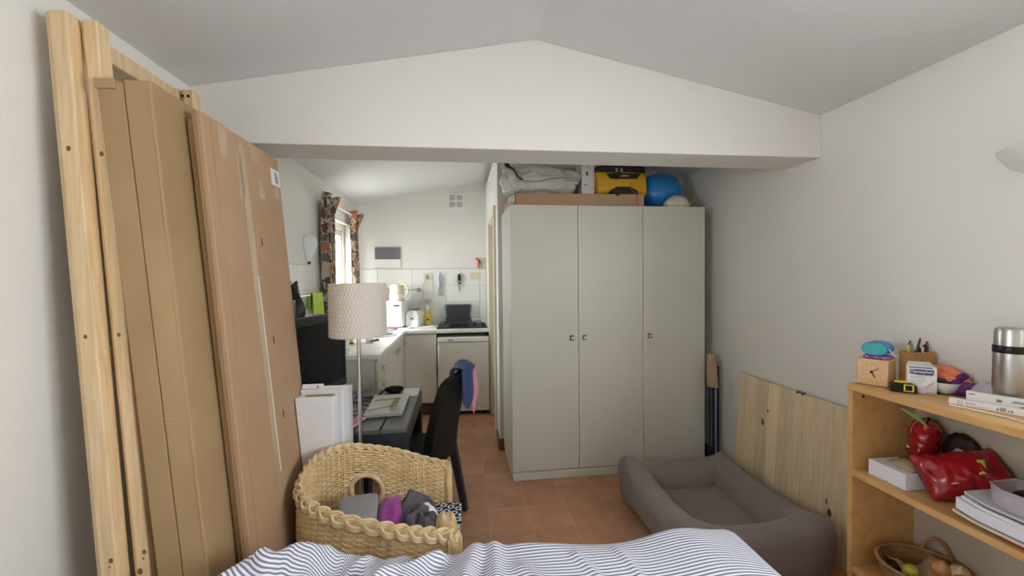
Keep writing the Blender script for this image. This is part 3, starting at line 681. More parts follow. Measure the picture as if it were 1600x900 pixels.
for k in range(7):
    a = k*2.4; h = .10+.06*random.random()
    p0 = Vector((L-.02, 4.52, WZ0+.06)); p1 = p0+Vector((cos(a)*.03, sin(a)*.05, h)); p2 = p1+Vector((cos(a)*.02, sin(a)*.05, .03))
    MB().tube([p0, p0.lerp(p1, .5), p1, p1.lerp(p2, .5), p2], [.002, .002, .008, .02, .002], 8, flat=.2).build('leaf', 'green', pl, smooth=60)
# ------------------------------------------------------------------ wardrobe
wd = thing('wardrobe', 'tall white three-door wardrobe against the partition wall', 'wardrobe', (.354, 3.048, 0), .85)
mm = WM[wd]
b = MB().box(0, 1.5, .02, .548, .05, 2.01).box(.005, 1.495, .004, .545, 0, .06).xf(mm); b.build('body', 'white', wd, bevel=.002)
for k in range(3):
    d = MB().box(.5*k+.0015, .5*k+.4985, 0, .018, .068, 2.008).xf(mm).build('door', 'white', wd, bevel=.002)
    kx = (.45, .545, 1.052)[k]
    MB().box(-.015, .015, -.004, 0, -.018, .018).xf(mm @ T_((kx, 0, 1.036))).build('knob_plate', 'griddle', d, bevel=.001)
    q = MB().box(-.012, .012, -.024, -.004, -.012, .012).xf(mm @ T_((kx, 0, 1.036))).build('knob', 'chrome', d, bevel=.004)
# on top of the wardrobe
fb = thing('flat_carton', 'long low brown cardboard carton lying on the wardrobe', 'carton', (.88, 3.34, 2.011))
MB().hexa([(.40, 3.085, 2.012), (1.383, 3.10, 2.012), (1.375, 3.58, 2.012), (.36, 3.58, 2.012), (.405, 3.085, 2.098), (1.383, 3.10, 2.104), (1.375, 3.58, 2.104), (.365, 3.58, 2.10)]).build('body', 'card2', fb, bevel=.004)
MB().hexa([(.396, 3.087, 2.03), (.40, 3.2, 2.02), (.36, 3.2, 2.02), (.355, 3.12, 2.03), (.396, 3.087, 2.09), (.40, 3.2, 2.08), (.36, 3.2, 2.075), (.355, 3.12, 2.08)]).build('bubble_wrap_end', 'polyb', fb, bevel=.008)
def crumple(seed, a=.12, f=2.2):
    def d(p):
        n = noise.ridged_multi_fractal(Vector((p.x*f+seed, p.y*f, p.z*f+seed)), .9, 2.1, 4, 1, 2)
        return (n-1.1)*a
    return d
gb = thing('plastic_sack', 'crumpled translucent grey plastic sack on the left end of the long carton', 'bag', (.62, 3.35, 2.105))
b = MB().blob((.645, 3.37, 2.225), (.31, .19, .125), .8, 110, 60, crumple(3, .17, 1.25)); b.v = [Vector((p.x, p.y, max(p.z, 2.107))) for p in b.v]
b.build('sack', 'polyb', gb, smooth=180)
b = MB().blob((.385, 3.25, 2.225), (.075, .07, .11), .9, 40, 26, crumple(9, .22, 1.2)); b.v = [Vector((p.x, p.y, max(p.z, 2.107))) for p in b.v]
b.build('neck', 'polyb', gb, smooth=180)
MB().tube(catmull([(.335, 3.18, 2.335), (.36, 3.17, 2.31), (.40, 3.165, 2.285), (.43, 3.165, 2.235), (.47, 3.17, 2.21)], 14), [.010, .014, .018, .016, .012, .008, .006, .006, .006, .006, .006, .006, .006, .005, .004], 8).build('tie', 'bagblk', gb, smooth=60)
MB().tube(catmull([(.47, 3.168, 2.205), (.58, 3.155, 2.20), (.70, 3.16, 2.225), (.84, 3.175, 2.235)], 20), .004, 6).build('drawstring', 'print', gb, smooth=60)
MB().tube(catmull([(.325, 3.17, 2.19), (.31, 3.16, 2.15), (.335, 3.155, 2.125), (.365, 3.16, 2.14), (.36, 3.17, 2.18)], 20, True), .006, 8, True).build('handle_loop', 'plastic', gb, smooth=60)
wp = thing('white_box', 'narrow upright white box between the grey sack and the yellow bag', 'box', (1.0, 3.28, 2.105))
MB().box(.945, 1.048, 3.26, 3.42, 2.106, 2.40).build('body', 'whiteb', wp, bevel=.003)
MB().box(.981, .992, 3.257, 3.2605, 2.275, 2.305).build('slot', 'black', wp); MB().box(1.003, 1.006, 3.258, 3.2605, 2.25, 2.36).build('seam', 'wtgrout', wp)
MB().box(.965, .985, 3.2575, 3.2605, 2.2, 2.208).build('mark', 'print', wp)
yb = thing('duffel_bag', 'yellow waterproof duffel bag with black top and pocket on the long carton', 'bag', (1.24, 3.33, 2.105))
def duf(u, v):
    th = 2*pi*u; r = .5*v if False else 0
    x = 1.055+.385*v
    k = .92+.08*sin(pi*v); 
    cy, cz = 3.33, 2.108
    c, s = cos(th), sin(th)
    py = math.copysign(abs(c)**.45, c)*.15*k; pz = (math.copysign(abs(s)**.5, s)*.105+.105)*k+.004*sin(9*v+th*3)
    return (x+.008*sin(th*2), cy+py, cz+pz)
b = MB().grid(duf, 48, 24, cu=True)
b.add([duf(k/48, 0) for k in range(48)], [tuple(range(48))]); b.add([duf(k/48, 1) for k in range(48)], [tuple(range(48))])
b.build('body', 'bagyel', yb, smooth=50)
MB().blob((1.25, 3.33, 2.318), (.20, .155, .028), .35, 40, 12).build('top_panel', 'bagblk', yb, smooth=60)
fy = 3.175
MB().prism([(1.125, 2.112), (1.375, 2.112), (1.352, 2.15), (1.30, 2.175), (1.20, 2.175), (1.15, 2.15)], .012, 'y', fy-.004).build('front_pocket', 'bagblk', yb, bevel=.004)
MB().prism([(1.115, 2.275), (1.39, 2.28), (1.36, 2.238), (1.145, 2.235)], .010, 'y', fy-.002).build('window_panel', 'bagblk', yb, bevel=.003)
b = MB()
b.box(1.185, 1.20, fy-.008, fy+.003, 2.23, 2.33); b.box(1.225, 1.237, fy-.008, fy+.003, 2.26, 2.33)
b.build('strap', 'bagblk', yb)
MB().box(1.225, 1.29, fy-.006, fy, 2.252, 2.262).build('print', 'pineend', yb)
for x in (1.192, 1.231): MB().box(x-.010, x+.010, fy-.011, fy-.004, 2.285, 2.315).build('buckle', 'steel', yb, bevel=.002)
MB().tube([(1.155, fy-.008, 2.14), (1.165, fy-.016, 2.115), (1.172, 3.083, 2.098)], [.004, .006, .012], 8).build('pull_tab', 'black', yb, smooth=50)
MB().tube(catmull([(1.31, fy-.01, 2.2), (1.30, fy-.02, 2.15), (1.315, 3.09, 2.105), (1.315, 3.085, 2.06), (1.325, 3.086, 2.02)], 14), .0025, 6).build('cord', 'sole', yb)
bl = thing('exercise_ball', 'half-deflated blue exercise ball resting on the right of the wardrobe', 'ball', (1.63, 3.36, 2.012))
def bd(p): return .02*sin(p.z*7+p.x*3)+.015*noise.noise(p*2)
MB().blob((1.615, 3.36, 2.165), (.185, .19, .155), .95, 56, 32, bd).build('ball', 'ball', bl, smooth=180)
b = MB()
for k in range(4):
    z = 2.10+.045*k; r = math.sqrt(max(0, 1-((z-2.165)/.155)**2))
    b.tube([(1.615+.186*r*cos(a), 3.36+.191*r*sin(a), z+.012*sin(a*2+k)) for a in [2*pi*i/40 for i in range(40)]], .0025, 5, True)
b.build('ribs', 'ball', bl, smooth=60)
cpn = thing('cap', 'cream cloth cap lying in front of the blue ball', 'cap', (1.67, 3.13, 2.012))
MB().blob((1.665, 3.14, 2.03), (.10, .075, .075), 1, 32, 18, lambda p: .12*noise.noise(p*1.5)-(.3 if p.z < -.2 else 0)).build('crown', 'capc', cpn, smooth=180)
MB().grid(lambda u, v: (1.56+.10*u, 3.09+.05*v+.02*sin(u*5), 2.016+.035*u*u+.012*sin(v*5)), 12, 10).build('brim', 'capc', cpn, smooth=80, solid=.004)
tag(MB().grid(lambda u, v: (1.74+.07*u, 3.12+.04*v, 2.018+.075*u*(1-.5*v)+.01*sin(u*8)), 10, 8).build('packet', 'yelclear', solid=.006, smooth=60), 'small folded yellow-green packet on the right edge of the wardrobe top', 'packet')

# ------------------------------------------------------------------ timber frames on the left wall
def lean(x, y, z, x0, y0, dx):     # shift toward the wall with height
    return (x0+x-dx*z, y0+y, z)
def timber(b, x0, y0, k, xa, xb, ya, yb, za, zb):
    b.hexa([lean(x, y, z, x0, y0, k) for z in (za, zb) for (x, y) in ((xa, ya), (xb, ya), (xb, yb), (xa, yb))]); return b
def frame(label, x0, y0, k, H, wid, sec, drop=0):
    t = thing('timber_frame', label, 'frame', (x0, y0+wid/2, 0), 0, 'pine frames leaning on the left wall')
    sx, sy = sec
    for a in (0, wid-sy):
        pl_ = [(-sx/2, a+.016), (-sx/2+sx*.36, a), (sx/2, a), (sx/2, a+sy), (-sx/2, a+sy)]; HH = H if a == 0 else H-.008
        b = MB(); b.add([lean(x, y, z, x0, y0, k) for z in (0, HH) for (x, y) in pl_], [(4, 3, 2, 1, 0), (5, 6, 7, 8, 9)]+[(i, (i+1) % 5, (i+1) % 5+5, i+5) for i in range(5)])
        p = b.build('post', 'pine', t, bevel=.004, seg=3)
        if a > 0:
            for dx, z in ((-.012, .035), (.014, .035), (.014, .085)):
                c = Vector(lean(dx*.8, a-.0012, H-z, x0, y0, k))
                MB().lathe([(.0055, 0), (.0055, .0022), (0, .0022)], n=10).xf(T_(c+Vector((0, .0012, 0))) @ RX(90)).build('bolt_hole', 'black', p)
        else:
            for dx, z, r in ((.12, H-.40, .006), (.1, 1.32, .005), (.0, .58, .008), (.3, .64, .006), (.22, .62, .003)):
                MB().blob(Vector(lean(dx*sx, a-.0002, z, x0, y0, k)), (r, .0012, r*1.3), 1, 14, 8).build('knot', 'knot', p, smooth=180)
    for z in (H-.082-drop, 1.2, .25):
        timber(MB(), x0, y0, k, -sx*.30, sx*.30, sy, wid-sy, z+.015, z+.075).build('rail', 'pine', t, bevel=.004)
    return t
fa = frame('pine post-and-rail frame closest to the left wall, tallest at far left', -1.049, 1.405, .052, 2.275, .54, (.068, .05))
fb_ = frame('second pine post-and-rail frame, between the wall frame and the brown cartons', -.970, 1.437, .060, 2.27, .51, (.055, .05), .32)

# ------------------------------------------------------------------ flat-pack cartons
def carton(label, m, x0, x1, y0, y1, H, k, group='flat-pack cartons leaning on the left wall', tapes=(), seam=True):
    t = thing('flat_pack_carton', label, 'carton', ((x0+x1)/2, (y0+y1)/2, 0), 0, group)
    b = MB(); b.hexa([(x-k*z, y, z) for z in (0, H) for (x, y) in ((x0, y0), (x1, y0), (x1, y1), (x0, y1))])
    b.build('body', m, t, bevel=.004)
    return t
def onface(x1, k, y, z, o=.0012): return (x1-k*z+o, y, z)
c1 = carton('first of two tall narrow brown flat-pack cartons, its left end beside the pine post', 'card', -.898, -.826, 1.42, 2.0, 2.082, .083)
MB().hexa([(x-.083*z, y, z) for z in (2.058, 2.088) for (x, y) in ((-.902, 1.413), (-.846, 1.413), (-.846, 1.47), (-.902, 1.47))]).build('torn_flap', 'card', c1, bevel=.003)
c2 = carton('second tall narrow brown flat-pack carton, with a crease near its foot', 'card', -.824, -.748, 1.418, 2.01, 2.088, .083)
MB().hexa([(x-.083*z, y, z) for z in (1.06, 1.064) for (x, y) in ((-.822, 1.4155), (-.750, 1.4155), (-.750, 1.419), (-.822, 1.419))]).build('crease', 'card2', c2)
MB().hexa([(x-.083*z, y, z) for z in (.02, 2.06) for (x, y) in ((-.7535, 1.4155), (-.750, 1.4155), (-.750, 1.419), (-.7535, 1.419))]).build('fold', 'card2', c2)
c3 = carton('thin dark-edged brown carton sandwiched behind the wide taped carton', 'card', -.744, -.722, 1.565, 2.10, 2.03, .082)
c4 = carton('wide flat brown carton with tape strips and a white shipping label, outermost of the stack', 'card2', -.719, -.688, 1.548, 2.15, 2.05, .082)
MB().hexa([(x-.082*z, y, z) for z in (.0, 2.0515) for (x, y) in ((-.7055, 1.5455), (-.7035, 1.5455), (-.7035, 1.55), (-.7055, 1.55))]).build('lid_edge', 'card', c4)
def strip(par, m, name, y0, z0, y1, z1, wdt, x1=-.688, k=.082, o=.001):
    d = Vector((0, y1-y0, z1-z0)).normalized(); n = Vector((0, -d.z, d.y))*wdt/2
    pts = [(y0+n.y, z0+n.z), (y0-n.y, z0-n.z), (y1-n.y, z1-n.z), (y1+n.y, z1+n.z)]
    MB().hexa([onface(x1, k, y, z, 0) for (y, z) in pts]+[onface(x1, k, y, z, o) for (y, z) in pts]).build(name, m, par)
strip(c4, 'tape', 'tape_strip', 1.80, 2.02, 1.825, .35, .05)
strip(c4, 'tape', 'tape_strip', 1.665, 2.04, 1.668, 1.93, .05)
strip(c4, 'tape', 'tape_strip', 1.90, 2.04, 1.90, 1.98, .06)
strip(c4, 'tape', 'tape_strip', 1.945, 1.905, 1.945, 1.83, .05)
strip(c4, 'tape', 'tape_strip', 2.10, 1.935, 2.10, 1.86, .045)
strip(c4, 'tape', 'tape_strip', 1.77, 1.96, 1.77, 1.80, .035)
strip(c4, 'paper', 'tape_seam', 1.825, 1.50, 1.835, .7, .006, o=.0016)
lab = onface(-.688, .082, 2.09, 1.955)
strip(c4, 'paper', 'shipping_label', 2.055, 1.955, 2.145, 1.955, .075, o=.0022)
strip(c4, 'print', 'barcode', 2.09, 1.955, 2.112, 1.955, .05, o=.0026)
strip(c4, 'printb', 'label_line', 2.112, 1.945, 2.118, 1.945, .035, o=.0027)
strip(c4, 'card', 'fold', 1.60, 2.04, 1.60, .02, .003, o=.0008)
for y, z in ((1.89, 1.66), (1.90, 1.25), (1.915, .93)):
    strip(c4, 'printb', 'printed_mark', y, z, y+.004, z-.035, .005, o=.0012); strip(c4, 'printb', 'printed_mark', y-.005, z-.018, y+.008, z-.018, .004, o=.0013)

# ------------------------------------------------------------------ white boards leaning by the desk
pn = thing('white_panel_box', 'white drawer box standing on its side, brown inside, in front of the television', 'board', (-.69, 2.06, 0), 0, 'white boards stood by the desk')
def wedge(b, xr, y0, y1, z1, xo=0):      # left edge follows the leaning carton beside it
    return b.hexa([(-.684-.082*z+xo if l else xr, y, z) for z in (0, z1) for (l, y) in ((1, y0), (0, y0), (0, y1), (1, y1))])
wedge(MB(), -.592, 2.035, 2.052, .945).build('front', 'whiteb', pn, bevel=.004)
b = wedge(MB(), -.592, 2.098, 2.108, .935).box(-.604, -.592, 2.052, 2.098, 0, .94); b.hexa([(-.684-.082*z+o, y, z) for z in (0, .943) for (o, y) in ((0, 2.052), (.03, 2.052), (.03, 2.098), (0, 2.098))]); b.build('sides', 'whiteb', pn, bevel=.002)
wedge(MB(), -.604, 2.053, 2.097, .941, .031).build('inside', 'card', pn)
pm = thing('white_moulding_board', 'narrow grooved white board standing behind the drawer box', 'board', (-.65, 2.115, 0), 0, 'white boards stood by the desk')
b = wedge(MB(), -.567, 2.110, 2.122, .962); b.build('board', 'whiteb', pm, bevel=.003)
for x in (-.586, -.577): MB().box(x, x+.004, 2.107, 2.1101, .0, .96).build('bead', 'paperw', pm)
pk = thing('white_back_board', 'tallest white board standing against the end of the desk', 'board', (-.65, 2.135, 0), 0, 'white boards stood by the desk')
wedge(MB(), -.532, 2.127, 2.142, .972).build('board', 'whiteb', pk, bevel=.002)
MB().box(-.758, -.66, 2.124, 2.1275, .962, .985).build('top_lip', 'whiteb', pk, bevel=.002)
MB().box(-.69, -.685, 2.122, 2.1245, .968, .975).build('hole', 'black', pk)

# ------------------------------------------------------------------ television
tv = thing('television', 'glossy black flat television standing on the desk behind the brown cartons', 'television', (-.80, 2.52, .737))
A = Vector((-.845, 2.255, 0)); B_ = Vector((-.736, 2.80, 0)); dv = (B_-A).normalized(); nv_ = Vector((dv.y, -dv.x, 0))
mt = Matrix(((dv.x, nv_.x, 0, A.x), (dv.y, nv_.y, 0, A.y), (0, 0, 1, 0), (0, 0, 0, 1)))   # local: x along screen, y out of the screen
Wt = .556
MB().box(0, Wt, -.045, 0, .822, 1.282).xf(mt).build('casing', 'black', tv, bevel=.012, seg=3)
MB().blob((Wt/2, -.05, 1.05), (.22, .04, .17), .5, 32, 16).xf(mt).build('back_housing', 'black', tv, smooth=60)
MB().box(.03, Wt-.03, -.002, .003, .875, 1.235).xf(mt).build('screen', 'screen', tv)
b = MB().box(.0, Wt, -.006, .008, .825, .868).box(0, Wt, -.006, .006, 1.24, 1.28).box(0, .026, -.006, .006, .868, 1.24).box(Wt-.026, Wt, -.006, .006, .868, 1.24).xf(mt)
b.build('bezel', 'black', tv, bevel=.005)
MB().box(Wt/2-.05, Wt/2+.05, -.04, -.012, .745, .83).xf(mt).build('neck', 'black', tv, bevel=.004)
MB().lathe([(.14, 0), (.14, .006), (.06, .014), (0, .014)], (0, 0, 0), 32, sy=.6).xf(mt @ T_((Wt/2, -.02, .737))).build('foot', 'black', tv, smooth=40)

# ------------------------------------------------------------------ desk
dk = thing('desk', 'dark grey slatted desk with stout legs under the television', 'desk', (-.72, 2.56, 0))
Y0, Y1, XA, XB, ZT = 2.165, 2.965, -1.20, -.278, .735
xs = [XA, -.93, -.80, -.665, -.530, -.405, XB]
xs = [XA+ (XB-XA)*i/7 for i in range(8)]
for a, c in zip(xs[:-1], xs[1:]):
    MB().box(a+.0045, c-.0045, Y0, Y1, ZT-.022, ZT).build('slat', 'deskgrey', dk, bevel=.003)
b = MB().box(XA, XB, Y0, Y0+.03, ZT-.10, ZT-.023).box(XA, XB, Y1-.03, Y1, ZT-.10, ZT-.023).box(XA, XA+.03, Y0+.03, Y1-.03, ZT-.1, ZT-.023).box(XB-.03, XB, Y0+.03, Y1-.03, ZT-.10, ZT-.023)
b.build('apron', 'deskdark', dk, bevel=.002)
for x in (XA, XB-.07):
    for y in (Y0, Y1-.07): MB().box(x, x+.07, y, y+.07, 0, ZT-.10).build('leg', 'deskdark', dk, bevel=.003)
MB().box(XA+.07, XB-.07, Y0+.01, Y0+.035, ZT-.18, ZT-.165).build('stretcher', 'deskdark', dk)
b = MB().box(XA+.07, -.47, Y0+.005, Y0+.03, ZT-.24, ZT-.1).box(-.385, XB-.07, Y0+.005, Y0+.03, ZT-.24, ZT-.1); b.build('end_panel', 'deskdark', dk)
ZD = ZT+.0008
lp = thing('laptop', 'closed silver laptop lying on the slatted desk', 'laptop', (-.44, 2.55, ZD), 0)
MB().prism([(-.528, 2.34), (-.328, 2.362), (-.332, 2.748), (-.545, 2.735)], .011, 'z', ZD+.002).build('base', 'silver', lp, bevel=.004)
MB().prism([(-.53, 2.337), (-.326, 2.359), (-.33, 2.75), (-.547, 2.737)], .007, 'z', ZD+.0145).build('lid', 'silver', lp, bevel=.003)
MB().box(-.445, -.41, 2.345, 2.3475, ZD+.009, ZD+.014).build('latch', 'steel', lp)
gl = thing('spectacles', 'olive-green framed spectacles lying on the closed laptop', 'spectacles', (-.41, 2.5, ZD+.022))
ZG = ZD+.024
def lens(cy):
    return [(-.385+.022*math.copysign(abs(cos(a))**.6, cos(a)), cy+.03*math.copysign(abs(sin(a))**.6, sin(a)), ZG+.004+.012*(1+cos(a))) for a in [2*pi*i/28 for i in range(28)]]
for cy in (2.46, 2.535):
    MB().tube(lens(cy), .0035, 6, True).build('rim', 'olive', gl, smooth=60)
    b = MB(); q = lens(cy); b.add(q, [tuple(range(28))]); b.build('lens', 'clear', gl)
MB().tube([(-.375, 2.49, ZG+.025), (-.372, 2.4975, ZG+.028), (-.375, 2.505, ZG+.025)], .003, 6).build('bridge', 'olive', gl)
for y, e in ((2.428, 2.40), (2.567, 2.585)):
    MB().tube(catmull([(-.368, y, ZG+.022), (-.44, y+(e-y)*.5, ZG+.012), (-.50, e, ZG+.006), (-.515, e+.004, ZG)], 14), .003, 6).build('temple', 'olive', gl, smooth=60)
pc = tag(MB().blob((-.45, 2.865, ZD+.024), (.062, .034, .023), .8, 32, 16, lambda p: .05*p.x).build('glasses_case', 'black', smooth=180), 'black oval glasses case at the far end of the desk', 'case')
tag(MB().prism([(-.375, 2.765), (-.29, 2.755), (-.287, 2.955), (-.40, 2.955)], .002, 'z', ZD).build('paper_sheet', 'paper'), 'white paper sheet on the far right corner of the desk', 'paper')
pkc = thing('pink_folder', 'pink folded cloth with a dark edge on the near left corner of the desk', 'cloth', (-.555, 2.26, ZD))
MB().prism([(-.595, 2.18), (-.545, 2.17), (-.512, 2.33), (-.565, 2.36)], .012, 'z', ZD+.004).build('cloth', 'pink', pkc, bevel=.004)
MB().prism([(-.598, 2.175), (-.540, 2.166), (-.506, 2.335), (-.565, 2.365)], .0035, 'z', ZD).build('edge', 'deskdark', pkc)
random.seed(11)
for n, (lab_, m_, r_) in enumerate((('thick black cable coiled on the desk below the television', 'black', .0045), ('thin black cable trailing between the laptop and the white boards', 'black', .003))):
    pts = []
    for i in range(14): pts.append((-.60+.10*cos(i*.9+n)+.012*i*(1-n), 2.62+.12*sin(i*.75+n*2)-.012*i*n, ZD+.005+.012*abs(sin(i*1.7))*(1 if n == 0 else .6)))
    tag(MB().tube(catmull(pts, 120), r_, 6).build('cable', m_, smooth=60), lab_, 'cable')
tag(MB().tube(catmull([(-.53, 2.80, ZD+.006), (-.50, 2.83, ZD+.03), (-.47, 2.80, ZD+.045), (-.43, 2.80, ZD+.02), (-.40, 2.815, ZD+.006)], 30), .005, 8).build('headphone_band', 'black', smooth=60), 'black looped cable in front of the glasses case', 'cable')

# ------------------------------------------------------------------ dining chair with cloths
ch = thing('dining_chair', 'black padded dining chair drawn up to the desk', 'chair', (-.322, 2.648, 0), 69.6)
mm = WM[ch]
def back(u, v, o):
    a = u*2-1; wd_ = .205*(1-.10*v*v) if v < .93 else .205*(.913)*(1-((v-.93)/.07)**2*.35)
    z = .40+.515*v; y = -.195-.03*v-.085*v*v-.018*(1-a*a)
    return (a*wd_, y+o, z+(.012*(1-a*a) if v > .93 else 0))
b = MB(); n1, n2 = 16, 24
fr_ = [[back(i/n1, j/n2, .026) for i in range(n1+1)] for j in range(n2+1)]; bk = [[back(i/n1, j/n2, -.026) for i in range(n1+1)] for j in range(n2+1)]
vs = [p for r in fr_ for p in r]+[p for r in bk for p in r]; off = (n1+1)*(n2+1); fs = []
ix = lambda i, j, s: j*(n1+1)+i+s*off
for j in range(n2):
    for i in range(n1):
        for s in (0, 1): fs.append((ix(i, j, s), ix(i+1, j, s), ix(i+1, j+1, s), ix(i, j+1, s)))
    for i in (0, n1): fs.append((ix(i, j, 0), ix(i, j+1, 0), ix(i, j+1, 1), ix(i, j, 1)))
for i in range(n1):
    for j in (0, n2): fs.append((ix(i, j, 0), ix(i+1, j, 0), ix(i+1, j, 1), ix(i, j, 1)))
b.add(vs, fs).xf(mm).build('backrest', 'chairblk', ch, smooth=50, bevel=.012, seg=3)
MB().box(-.21, .21, -.20, .22, .395, .47).xf(mm).build('seat', 'chairblk', ch, bevel=.02, seg=4, smooth=50)
for sx in (-1, 1):
    MB().hexa([(sx*.17-.02, .17, 0), (sx*.17+.02, .17, 0), (sx*.17+.02, .205, 0), (sx*.17-.02, .205, 0), (sx*.18-.022, .165, .41), (sx*.18+.022, .165, .41), (sx*.18+.022, .21, .41), (sx*.18-.022, .21, .41)]).xf(mm).build('leg', 'deskdark', ch, bevel=.003)
    MB().hexa([(sx*.18-.02, -.30, 0), (sx*.18+.02, -.30, 0), (sx*.18+.02, -.265, 0), (sx*.18-.02, -.265, 0), (sx*.18-.022, -.225, .43), (sx*.18+.022, -.225, .43), (sx*.18+.022, -.175, .43), (sx*.18-.022, -.175, .43)]).xf(mm).build('leg', 'deskdark', ch, bevel=.003)
def drape(x0, x1, front, rear, lift, tip, ext=0):
    def fn(u, v):
        x = x0+(x1-x0)*u; s = -front+(front+rear*(1-abs(u-tip)*1.15))*v      # arc length over the top edge
        a = max(-1, min(1, x/.19)); zt = .925+lift+.012*(1-a*a); yt = -.31-.018*(1-a*a)
        if s < -.03: y, z = yt+.034+lift, zt-(-s-.03)*.98; y += (-s)*.1
        elif s < .03:
            q = (s+.03)/.06*pi; y = yt+.034*cos(q)*(1+lift*10); z = zt+.016*sin(q)
        else: y, z = yt-.036-lift-.014*sin(x*38)-.05*(s-.03), zt-(s-.03)
        return (x+ext*max(0, s)*(u-.3), y, z+.05*math.exp(-((x-.06)/.05)**2)*(1 if abs(s) < .12 else .6)*.6)
    return fn
bc = MB().grid(drape(-.04, .195, .08, .27, .008, .15, .2), 30, 50).xf(mm).build('blue_jumper', 'blue', smooth=80, solid=.007, origin=(-.07, 2.62, .6))
tag(bc, 'blue cloth hung over the back of the black dining chair', 'cloth')
pcx = MB().grid(drape(.03, .19, .02, .34, .0, .55, .45), 24, 50).xf(mm).build('pink_cloth', 'pink', smooth=80, solid=.004, origin=(-.06, 2.64, .55))
tag(pcx, 'pink cloth hanging out beneath the blue one on the dining chair', 'cloth')

# ------------------------------------------------------------------ floor lamp
fl = thing('floor_lamp', 'floor lamp with a quilted off-white drum shade on a chrome pole', 'floor lamp', (-.478, 2.09, 0))
lx, ly = -.486, 2.085
def shd(u, v):
    th = 2*pi*u; z = 1.218+.243*v; q = abs(sin(th*26+v*19))*abs(sin(th*26-v*19))
    r = .1265-.002*v+.0042*q**.6; return (lx+r*cos(th), ly+r*sin(th), z)
MB().grid(shd, 416, 60, cu=True).build('shade', 'shade', fl, smooth=180, solid=.0015)
for z in (1.218, 1.461): MB().tube([(lx+.127*cos(a), ly+.127*sin(a), z) for a in [2*pi*i/48 for i in range(48)]], .003, 6, True).build('shade_rim', 'shade', fl, smooth=60)
MB().tube([(lx+.003, ly, .02), (lx, ly, 1.38)], .0085, 14).build('pole', 'chrome', fl, smooth=50)
MB().lathe([(.125, 0), (.125, .012), (.11, .02), (.02, .028), (.012, .06), (0, .06)], (lx, ly, 0), 36).build('base', 'chrome', fl, smooth=40)
b = MB()
for k in range(3):
    a = k*2*pi/3+.5; b.tube([(lx+.01*cos(a), ly+.01*sin(a), 1.38), (lx+.124*cos(a), ly+.124*sin(a), 1.44)], .003, 6)
b.build('spider', 'steel', fl)
MB().lathe([(.018, 1.33), (.018, 1.38), (.013, 1.385), (.03, 1.415), (.022, 1.44), (0, 1.445)], (lx, ly, 0), 18).build('bulb', 'frost', fl, smooth=60)
# ------------------------------------------------------------------ wicker tub chair
wc = thing('wicker_chair', 'low rattan tub chair with a braided rim and a round hole, heaped with clothes', 'armchair', (-.36, 1.79, 0))
rim = [(-.036, 1.53, .55), (-.153, 1.555, .55), (-.298, 1.605, .552), (-.479, 1.68, .56), (-.610, 1.748, .585), (-.680, 1.83, .615), (-.675, 1.935, .66), (-.62, 2.00, .69), (-.526, 2.035, .705), (-.41, 2.045, .69), (-.30, 2.045, .665), (-.18, 2.03, .63), (-.074, 2.018, .605)]
CW = Vector((-.34, 1.79, 0))
def wallp(t, s):
    r = rimc(t); b = CW+(Vector((r.x, r.y, 0))-CW)*.80; b.z = .02
    p = b.lerp(r, s); d = Vector((r.x-CW.x, r.y-CW.y, 0)).normalized(); k = .03*sin(pi*min(1, s*1.05))
    return p+d*k
_rs = catmull(rim, 240)
def rimc(t):
    f = max(0, min(1, t))*240; i = min(int(f), 239); return _rs[i].lerp(_rs[i+1], f-i)
HC = wallp(.722, .70); HR = .072
def inhole(p): return (p-HC).length < HR+.004
NST, ROWS = 50, 54
b = MB()
for r in range(ROWS):
    s = .02+.955*r/(ROWS-1); cur = []
    for i in range(NST*2+1):
        t = i/(NST*2); p = wallp(t, s); q = wallp(min(1, t+.004), s)-wallp(max(0, t-.004), s)
        n = Vector((q.y, -q.x, 0)).normalized(); ph = (i % 4)
        o = {0: 0, 1: .0055, 2: 0, 3: -.0055}[(i+2*(r % 2)) % 4]
        if inhole(p):
            if len(cur) > 1: b.tube(cur, .0058, 5)
            cur = []
        else: cur.append(p+n*o)
    if len(cur) > 1: b.tube(cur, .0058, 5)
tag(b.build('weave', 'rattan', wc, smooth=70), kind='stuff')
b = MB()
for i in range(NST):
    t = (i+.5)/NST; cur = []
    for k in range(15):
        p = wallp(t, .01+.975*k/14)
        if inhole(p):
            if len(cur) > 1: b.tube(cur, .0065, 5)
            cur = []
        else: cur.append(p)
    if len(cur) > 1: b.tube(cur, .0065, 5)
tag(b.build('stakes', 'rattan', wc, smooth=70), kind='stuff')
# hole rim
hp = []
e1 = (wallp(.750, .70)-wallp(.694, .70)).normalized(); e2 = (wallp(.722, .82)-wallp(.722, .58)).normalized()
for k in range(40):
    a = 2*pi*k/40; hp.append(HC+e1*cos(a)*HR+e2*sin(a)*HR)
MB().tube(hp, .0125, 10, True).build('hole_rim', 'rattan', wc, smooth=70)
